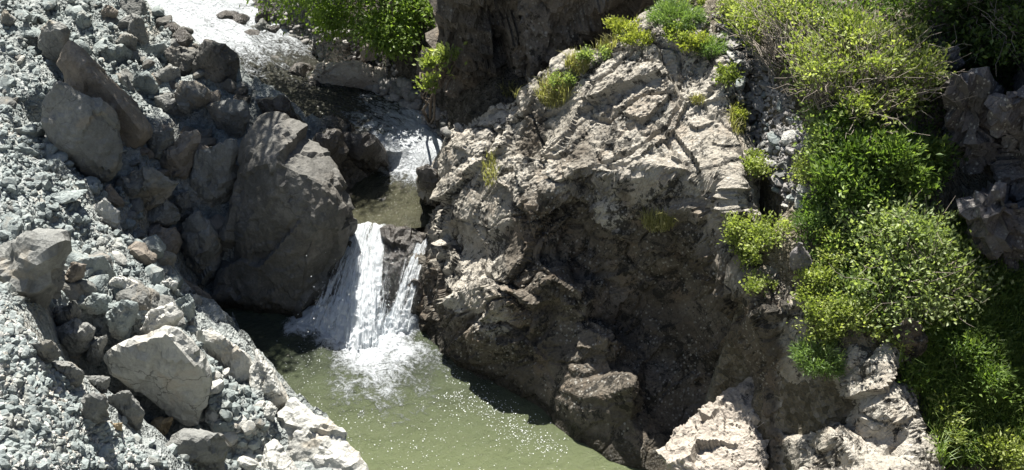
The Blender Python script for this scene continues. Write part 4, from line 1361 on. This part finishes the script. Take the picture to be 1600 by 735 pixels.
def bush(name, label, cat, base, lobes, n, L, W, mat, seed, twig_mat='twig', clusters=90, spread=.13, ntw=40, up=.6, group=None, rad=.018, shell=.45, droop=0.0, bare=0):
    """lobes: [(centre, radii)] ; leaves sit in clumps near the lobes' outer shell, each clump on its own twig"""
    r = np.random.default_rng(seed)
    base = np.asarray(base, float)
    root = bpy.data.objects.new(name, None)
    COL.objects.link(root)
    root.location = base
    tag(root, label, cat, group)
    sub = []
    for c_, q_ in lobes:
        c_, q_ = np.asarray(c_, float), np.asarray(q_, float)
        sub.append((c_, q_ * .7))
        for _ in range(4):
            u_ = r.normal(size=3)
            u_ /= np.linalg.norm(u_)
            sub.append((c_ + u_ * q_ * .75, q_ * r.uniform(.3, .62)))
    stems, lobes = lobes, sub
    vol = np.array([np.prod(np.asarray(q[1])) ** (2 / 3) for q in lobes])
    which = r.choice(len(lobes), clusters, p=vol / vol.sum())
    dv = r.normal(size=(clusters, 3))
    dv[:, 2] = np.where(r.random(clusters) < .75, np.abs(dv[:, 2]), dv[:, 2])
    dv /= np.linalg.norm(dv, axis=1)[:, None]
    rr = r.random(clusters) ** shell
    rr = np.where(r.random(clusters) < .24, r.uniform(1.0, 1.6, clusters), rr)
    C = np.array([lobes[k][0] for k in which]) + dv * rr[:, None] * np.array([lobes[k][1] for k in which])
    wts = r.random(clusters) + .3
    wts = np.where(rr > 1.05, wts * .45, wts)
    ci = r.choice(clusters, n, p=wts / wts.sum())
    P = C[ci] + r.normal(0, spread, (n, 3)) * np.array([1, 1, .8])
    D = dv[ci] + np.array([0, 0, .3 - droop])
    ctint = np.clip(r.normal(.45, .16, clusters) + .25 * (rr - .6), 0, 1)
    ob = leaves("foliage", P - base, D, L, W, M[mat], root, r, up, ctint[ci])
    # stems to the lobes, twigs to the clumps
    paths = []
    for c, ra in stems:
        c = np.asarray(c, float)
        paths.append((curve(base - base, c - base, r, .06, .05), np.linspace(rad * 1.6, rad * .7, 6)))
    v, f = tubes(paths, 6)
    put("stem", mesh("stem", v, f, M[twig_mat], True), root)
    paths = []
    for k in r.permutation(clusters)[:ntw]:
        c = np.asarray(lobes[which[k]][0], float)
        s0 = base * .3 + c * .7 + r.normal(0, .06, 3)
        paths.append((curve(s0 - base, C[k] - base, r, .10, .05), np.linspace(rad * .7, rad * .2, 6)))
        if bare:
            for _ in range(bare):
                e = C[k] + dv[k] * .1 + r.normal(0, .25, 3)
                paths.append((curve(s0 - base + r.normal(0, .08, 3), e - base, r, .1, .04), np.linspace(rad * .4, rad * .15, 6)))
    if paths:
        v, f = tubes(paths, 4)
        put("twigs", mesh("twigs", v, f, M[twig_mat], True), root)["kind"] = "stuff"
    return root


def blob(px, py, rx, ry, dt=-.3, depth=None, lift=0.0):
    """a foliage lobe seen round a picture point: radii in picture points turned to metres"""
    p, t = hit(px, py)
    t += dt
    c = at_t(px, py, t)
    c[2] += lift
    a, b = rx * t / FPX, ry * t / FPX
    return c, np.array([a, depth if depth else (a + b) * .5, b])


def base_of(px, py):
    p, _ = hit(px, py)
    return p


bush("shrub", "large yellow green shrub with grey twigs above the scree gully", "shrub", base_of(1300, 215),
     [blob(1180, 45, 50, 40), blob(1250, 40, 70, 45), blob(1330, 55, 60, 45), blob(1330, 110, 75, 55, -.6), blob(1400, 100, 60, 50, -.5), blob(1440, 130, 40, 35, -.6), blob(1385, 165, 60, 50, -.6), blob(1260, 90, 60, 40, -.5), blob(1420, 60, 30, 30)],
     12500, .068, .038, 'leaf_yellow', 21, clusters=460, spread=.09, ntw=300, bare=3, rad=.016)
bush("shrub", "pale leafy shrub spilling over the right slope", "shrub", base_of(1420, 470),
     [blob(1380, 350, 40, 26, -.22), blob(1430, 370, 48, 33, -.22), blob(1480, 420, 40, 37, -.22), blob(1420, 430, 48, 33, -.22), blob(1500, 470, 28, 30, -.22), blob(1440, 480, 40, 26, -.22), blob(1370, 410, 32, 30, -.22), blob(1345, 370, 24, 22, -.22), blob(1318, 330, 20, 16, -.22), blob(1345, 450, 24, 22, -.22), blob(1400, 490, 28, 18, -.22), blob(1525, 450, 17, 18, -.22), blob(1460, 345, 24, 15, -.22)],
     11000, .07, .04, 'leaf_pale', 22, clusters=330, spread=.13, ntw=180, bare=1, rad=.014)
bush("shrub", "grey green leafy shrub on the left of the green bank", "shrub", base_of(1280, 215), [blob(1285, 190, 28, 22, -.3), blob(1300, 225, 30, 22, -.3)], 1300, .07, .05, 'leaf_pale', 23, clusters=40, ntw=20, rad=.01)
bush("plant", "dark green leafy herbs under the large shrub", "plant", base_of(1340, 280), [blob(1300, 230, 40, 35, -.2), blob(1340, 200, 50, 40, -.2), blob(1350, 260, 60, 45, -.2), blob(1400, 240, 45, 50, -.25), blob(1310, 285, 45, 35, -.2), blob(1420, 290, 40, 40, -.2), blob(1370, 305, 50, 30, -.2), blob(1290, 320, 30, 25, -.15), blob(1310, 380, 26, 30, -.15), blob(1450, 250, 30, 40, -.2)],
     13000, .09, .04, 'leaf_mid', 24, clusters=280, spread=.09, ntw=40, rad=.006)
for k, (lab, cx, cy, rx, ry, nn_) in enumerate([
    ("yellow green leafy mound beside the outcrop's right shoulder", 1185, 370, 58, 58, 4200),
    ("bright yellow green mound above the smooth pale buttress", 1312, 490, 55, 60, 4600),
    ("low yellow leafy plant between two mounds on the ridge", 1280, 440, 35, 25, 1700),
    ("small yellow tuft plant on the outcrop's dark face edge", 1190, 445, 22, 14, 600),
    ("tangle of yellow green herbs left of the pale shrub", 1305, 385, 34, 36, 1700),
    ("low leafy bush below the large shrub's right side", 1445, 235, 36, 34, 1500),
    ("loose leafy sprigs at the pale shrub's foot", 1390, 525, 34, 22, 900),
    ("leafy low shrub at the head of the scree gully", 1150, 14, 38, 22, 1300),
    ("yellow green herbs where the scree meets the green bank", 1262, 275, 24, 34, 1000),
    ("small green herb in the scree gully", 1185, 260, 30, 24, 1300)]):
    bush("plant", lab, "plant", base_of(cx, cy + ry * .6), [blob(cx - rx * .35, cy - ry * .3, rx * .6, ry * .55, -.12), blob(cx + rx * .3, cy, rx * .6, ry * .6, -.15), blob(cx - rx * .1, cy + ry * .45, rx * .7, ry * .5, -.15)],
         nn_, .05, .032, 'leaf_yellow', 40 + k, clusters=int(nn_ / 30), spread=.06, ntw=12, rad=.006)


def cushion(label, px, py, rx, ry, mat, seed, n=5000, L=.07, W=.008, lift=0.0, dt=-.05):
    r = np.random.default_rng(seed)
    c, ra = blob(px, py, rx, ry, dt)
    root = bpy.data.objects.new("plant", None)
    COL.objects.link(root)
    root.location = c
    tag(root, label, "plant")
    m = max(12, n // 90)
    dv = r.normal(size=(m, 3))
    dv[:, 2] = np.abs(dv[:, 2]) * .9
    dv[:, 1] -= .3
    dv /= np.linalg.norm(dv, axis=1)[:, None]
    C = dv * ra * (r.random(m)[:, None] ** .3)
    ci = r.integers(0, m, n)
    P = C[ci] + r.normal(0, .045, (n, 3))
    leaves("foliage", P, dv[ci] * .9 + np.array([0, 0, .5]), L, W, M[mat], root, r, .2, np.clip(.3 + .5 * (P[:, 2] / ra[2]) * .5 + r.normal(0, .12, m)[ci], 0, 1))
    paths = [(curve(np.array([r.normal(0, .1), r.normal(0, .1), -ra[2] * .6]), C[k], r, .05, 0), np.linspace(.006, .002, 6)) for k in range(min(m, 14))]
    v, f = tubes(paths, 4)
    put("stem", mesh("stem", v, f, M['leaf_mid'], True), root)
    return root


for k, a in enumerate([
    ("feathery bright green cushion on the outcrop's crest", 1055, 32, 42, 24, 'fern', 4500),
    ("feathery green tuft at the head of the scree gully", 1112, 78, 26, 20, 'fern', 2200),
    ("feathery pale green cushion over the buttress rocks", 1282, 565, 42, 38, 'fern', 4500),
    ("round feathery green tuft beside the gully's foot", 1272, 348, 28, 24, 'fern', 2600),
    ("small pale feathery plant at the top of the crest", 1010, 10, 25, 14, 'fern', 1500)]):
    cushion(*a[:6], 60 + k, a[6], .085, .012)
for k, a in enumerate([
    ("yellow flowering spurge along the crest left of the feathery cushion", 975, 48, 35, 18, 'spurge', 1500),
    ("yellow spurge patch below the feathery crest cushion", 1085, 72, 22, 16, 'spurge', 900),
    ("yellow green low plants on the outcrop's upper left edge", 1000, 62, 24, 10, 'spurge', 700),
    ("bright plants growing at the very top of the outcrop", 1090, 10, 35, 16, 'leaf_yellow', 1600),
    ("loose yellow green plants where the crest meets the gully", 1060, 58, 40, 14, 'leaf_yellow', 1500),
    ("short green plants on the outcrop's upper left shoulder", 930, 88, 30, 14, 'leaf_pale', 900),
    ("small green plants beside the dry tuft on the left slope", 880, 128, 20, 12, 'leaf_pale', 500),
    ("yellow green plant in the upper part of the scree gully", 1135, 120, 16, 22, 'leaf_yellow', 700),
    ("yellow spurge low on the right slope's edge", 1150, 185, 14, 18, 'spurge', 500)]):
    cushion(*a[:6], 80 + k, a[6], .05, .03)


def blades(name, pts, h, w_, mat, seed, parent=None, lean=.5, grav=.35):
    r = np.random.default_rng(seed)
    n = len(pts)
    a = r.uniform(0, 6.283, n)
    d = np.stack([np.cos(a), np.sin(a), np.zeros(n)], 1)
    s = np.stack([-np.sin(a + r.normal(0, .8, n)), np.cos(a), np.zeros(n)], 1)
    hh = (h * (.5 + .8 * r.random(n)))[:, None]
    ln = (lean * r.random(n))[:, None]
    up = np.array([0, 0, 1.0])
    p1 = pts + up * hh * .55 + d * hh * ln * .35
    p2 = pts + up * hh * (1 - grav * ln) + d * hh * ln * 1.0
    V = np.stack([pts - s * w_ * .5, pts + s * w_ * .5, p1 + s * w_ * .4, p1 - s * w_ * .4, p2], 1).reshape(-1, 3)
    i = np.arange(n) * 5
    F = np.concatenate([np.stack([i, i + 1, i + 2], 1), np.stack([i, i + 2, i + 3], 1), np.stack([i + 3, i + 2, i + 4], 1)])
    return put(name, mesh(name, V, F, M[mat], False, {"tint": np.repeat(np.clip(r.normal(.5, .25, n), 0, 1), 5)}), parent)


for k, (lab, px, py, rx, ry, n, h) in enumerate([
    ("pale dry grass tuft on the outcrop's left slope", 865, 150, 26, 22, 500, .28),
    ("pale grass tuft near the outcrop's crest", 902, 105, 20, 14, 350, .24),
    ("dry grass tuft at the outcrop's left skyline", 795, 148, 14, 12, 180, .22),
    ("grass tuft high on the outcrop's left edge", 940, 70, 24, 12, 350, .22),
    ("dry straw tuft on the outcrop's right shadow edge", 1028, 352, 26, 14, 360, .24),
    ("dry grass clump on the outcrop's right shoulder", 1155, 190, 16, 24, 260, .24),
    ("little dry grass tuft high on the outcrop's lit face", 1090, 160, 10, 6, 90, .16),
    ("sparse grass tuft on the outcrop's left flank", 765, 270, 12, 26, 160, .2),
    ("tan grass tuft by the dark slab on the talus", 118, 122, 8, 6, 60, .16)]):
    root = bpy.data.objects.new("grass_tuft", None)
    COL.objects.link(root)
    root.location = base_of(px, py)
    tag(root, lab, "grass tuft")
    r = np.random.default_rng(200 + k)
    th = r.uniform(0, 6.283, n)
    q = scatter_px(n, [(px + rx * math.cos(x), py + ry * math.sin(x)) for x in np.linspace(0, 6.283, 13)[:-1]], r)
    blades("blade", q - np.array(root.location), h, .012, 'drygrass', 300 + k, root, 1.0)["kind"] = "stuff"

r3 = np.random.default_rng(33)
GUL2 = [(1420, 480), (1500, 330), (1600, 420), (1600, 735), (1470, 735), (1440, 640), (1400, 560)]
q = scatter_px(9000, GUL2, r3)
tag(blades("grass", q, .32, .014, 'grass', 41, lean=1.1), kind="stuff")
q = scatter_px(11000, [(1440, 500), (1520, 350), (1600, 430), (1600, 735), (1480, 735), (1420, 560)], r3)
ob = leaves("undergrowth", q + np.array([0, 0, .08]) + r3.normal(0, .07, q.shape), np.tile([0, 0, .8], (len(q), 1)), .08, .035, M['leaf_mid'], None, r3, .5)
ob["kind"] = "stuff"
q = scatter_px(17000, [(1130, 0), (1440, 0), (1460, 300), (1440, 480), (1350, 540), (1260, 430), (1245, 340), (1290, 300), (1260, 170), (1200, 100)], r3)
q = q[fbm(q, 1.3, 3, .5, 77) > -.22]
ob = leaves("ground_cover", q + np.array([0, -.04, .10]) + r3.normal(0, .08, q.shape), np.tile([0, 0, .8], (len(q), 1)), .06, .035, M['leaf_mid'], None, r3, .5)
ob["kind"] = "stuff"
q = scatter_px(3500, [(1480, 0), (1600, 0), (1600, 160), (1480, 260), (1470, 100)], r3)
ob = leaves("ivy", q + np.array([0, -.1, .06]) + r3.normal(0, .08, q.shape), np.tile([0, -.4, .5], (len(q), 1)), .08, .05, M['leaf_dark'], None, r3, .5)
ob["kind"] = "stuff"
for k, (lab, cx, cy, rx, ry, nn_, mt) in enumerate([
    ("bright tall herb at the lower end of the grassy gully", 1470, 660, 30, 40, 900, 'leaf_yellow'),
    ("mid green herb clump in the gully's middle", 1545, 590, 40, 40, 1300, 'leaf_mid'),
    ("sunlit leafy herb in the bottom right corner", 1575, 700, 40, 40, 1500, 'leaf_yellow'),
    ("dark herb clump below the pale shrub", 1500, 550, 40, 35, 1200, 'leaf_mid'),
    ("broad leaved plant by the dark half hidden boulder", 1415, 575, 22, 30, 450, 'leaf_mid')]):
    bush("plant", lab, "plant", base_of(cx, cy + ry * .6), [blob(cx, cy, rx * .8, ry * .8, -.15), blob(cx + rx * .3, cy + ry * .4, rx * .7, ry * .5, -.15)], nn_, .075, .03, mt, 120 + k,
         clusters=int(nn_ / 22), spread=.08, ntw=14, rad=.006)

# top right overhanging bushes
bush("shrub", "dark shrub with bare arching twigs in the top right shade", "shrub", np.array([7.0, 17.6, 7.2]),
     [(at_t(1420, 5, 18.0), (.5, .5, .35)), (at_t(1480, 20, 18.2), (.6, .6, .5)), (at_t(1550, 10, 17.6), (.7, .6, .55)), (at_t(1590, 60, 17.4), (.5, .5, .5)), (at_t(1520, 70, 18.0), (.5, .5, .4)), (at_t(1500, -60, 18.2), (.9, .8, .6))],
     7000, .085, .05, 'leaf_dark', 25, clusters=160, ntw=100, bare=2, rad=.014)
# sapling at the cliff foot
sb = base_of(672, 195)
bush("sapling", "small bright leafed sapling at the foot of the dark cliff", "tree", sb, [(at_t(683, 105, 22.9), (.28, .25, .3)), (at_t(700, 85, 22.9), (.2, .2, .16)), (at_t(672, 130, 22.9), (.2, .2, .16))],
     520, .11, .06, 'leaf_yellow', 26, twig_mat='bark', clusters=40, spread=.06, ntw=24, rad=.022)

# ---------------------------------------------------------------- the tree over the stream
tr = bpy.data.objects.new("tree", None)
COL.objects.link(tr)
tbase = np.array([-1.7, 26.2, float(surf(-1.7, 26.2)) - .1])
tr.location = tbase
tag(tr, "leafy green tree hanging its branches over the upper stream", "tree")
r = np.random.default_rng(55)
trunk_top = np.array([-4.7, 26.3, 10.2])
tp_ = curve(np.zeros(3), trunk_top - tbase, r, .03, 0, 9)
v, f = tubes([(tp_, np.linspace(.26, .12, 9))], 10)
put("trunk", mesh("trunk", v, f, M['bark'], True), tr)
seen = [(at_t(400, -69, 25.7), (.7, .8, .5)), (at_t(450, -16, 25.5), (.85, .9, .5)), (at_t(530, -4, 26.0), (.8, .8, .55)), (at_t(610, 1, 25.9), (.7, .8, .5)), (at_t(655, 11, 25.8), (.45, .5, .4)),
        (at_t(590, 44, 25.7), (.5, .5, .32)), (at_t(620, 61, 25.6), (.3, .3, .2)), (at_t(520, 31, 26.1), (.5, .5, .25)), (at_t(560, -84, 25.5), (1.2, 1, .6)), (at_t(440, -94, 25.7), (1.2, 1, .6))]
over = [((-6.0, 23.1, 9.6), (.9, 1.1, .8)), ((-6.9, 23.0, 9.2), (1, 1.2, .8)), ((-7.9, 23.2, 9.2), (1, 1.2, .8)), ((-6.5, 24.2, 10.4), (1, 1.2, .9)), ((-7.5, 24.4, 10.6), (1.1, 1.2, .9)), ((-6.2, 22.1, 8.8), (.8, .9, .6)),
        ((-7.1, 22.0, 8.6), (.9, .9, .6)), ((-8.1, 22.1, 8.6), (.9, .9, .6)), ((-5.4, 26.3, 10.4), (1.1, 1.1, .8)), ((-6.4, 26.4, 10.8), (1.1, 1.1, .8)), ((-4.6, 27.2, 11.2), (1.0, 1.1, .8)), ((-7.4, 24.6, 10.2), (1, 1, .8)), ((-8.4, 22.0, 8.6), (.8, .8, .5)), ((-7.0, 21.3, 8.0), (.8, .8, .5)), ((-6.1, 21.4, 8.1), (.6, .7, .5))]
over = [((c[0] + .2, c[1] - 1.0, c[2]), q) for c, q in over]
seen = [(c_, tuple(1.09 * np.array(q_))) for c_, q_ in seen]
lob = seen + over
paths = []
for c, ra in lob:
    c = np.array(c)
    s0 = tp_[min(8, max(3, int((c[2] - tbase[2]) / (trunk_top[2] - tbase[2]) * 8)))]
    paths.append((curve(s0, c - tbase, r, .06, .10, 8), np.linspace(.07, .02, 8)))

for P, rad in paths:
    v, f = tubes([(P, rad)], 6)
    put("branch", mesh("branch", v, f, M['bark'], True), tr)
CL, DV, LW = [], [], []
for c, ra in lob:
    m = 60 if c[2] < 7.5 else 75
    dv = r.normal(size=(m, 3))
    dv /= np.linalg.norm(dv, axis=1)[:, None]
    CL.append(np.array(c) + dv * np.array(ra) * (r.random(m)[:, None] ** .4))
    DV.append(dv)
CL, DV = np.concatenate(CL), np.concatenate(DV)
n = 54000
wt = np.where(CL[:, 2] < 7.5, .5, 1.0)
ci = r.choice(len(CL), n, p=wt / wt.sum())
P = CL[ci] + r.normal(0, .13, (n, 3))
crown = leaves("crown", P - tbase, DV[ci] * .5 + np.array([0, -.2, -.4]), .095, .055, M['leaf_tree'], tr, r, .6, np.clip(r.normal(.5, .15, len(CL))[ci], 0, 1))
paths = []
for k in r.permutation(len(CL))[:330]:
    j = np.argmin([np.linalg.norm(np.array(c) - CL[k]) for c, ra in lob])
    paths.append((curve(np.array(lob[j][0]) - tbase, CL[k] - tbase, r, .08, .03, 5), np.linspace(.014, .004, 5)))
v, f = tubes(paths, 4)
put("twigs", mesh("twigs", v, f, M['bark'], True), tr)

# unseen tree added above the frame to cast shade on the right bank
tr2 = bpy.data.objects.new("tree", None)
COL.objects.link(tr2)
tb = np.array([6.6, 20.4, float(surf(6.6, 20.4)) - .1])
tr2.location = tb
tag(tr2, "unseen tree added above the top right bank to shade it", "tree")
r = np.random.default_rng(66)
tp_ = curve(np.zeros(3), np.array([.2, -.4, 14.0 - tb[2]]), r, .03, 0, 9)
v, f = tubes([(tp_, np.linspace(.24, .1, 9))], 10)
put("trunk", mesh("trunk", v, f, M['bark'], True), tr2)
lob = [((c[0] - 1.2, c[1], c[2]), q) for c, q in [((7.6, 17.9, 11.2), (1.2, 1.2, 1.0)), ((8.8, 18.4, 11.6), (1.2, 1.2, 1.0)), ((7.9, 19.8, 13.4), (1.4, 1.3, 1.1)), ((9.2, 19.8, 12.8), (1.2, 1.3, 1.0)),
       ((7.2, 21, 13.6), (1.3, 1.2, 1.0)), ((8.2, 17.0, 10.4), (1.0, .9, .7))]]
CL, DV = [], []
for c, ra in lob:
    c = np.array(c)
    s0 = tp_[min(8, max(4, int((c[2] - tb[2]) / (14 - tb[2]) * 7)))]
    v, f = tubes([(curve(s0, c - tb, r, .06, .1, 8), np.linspace(.06, .02, 8))], 6)
    put("branch", mesh("branch", v, f, M['bark'], True), tr2)
    dv = r.normal(size=(90, 3))
    dv /= np.linalg.norm(dv, axis=1)[:, None]
    CL.append(c + dv * np.array(ra) * (r.random(90)[:, None] ** .4))
    DV.append(dv)
CL, DV = np.concatenate(CL), np.concatenate(DV)
ci = r.integers(0, len(CL), 20000)
P = CL[ci] + r.normal(0, .14, (20000, 3))
leaves("crown", P - tb, DV[ci] * .5 + np.array([0, -.2, -.3]), .12, .075, M['leaf_mid'], tr2, r, .6)
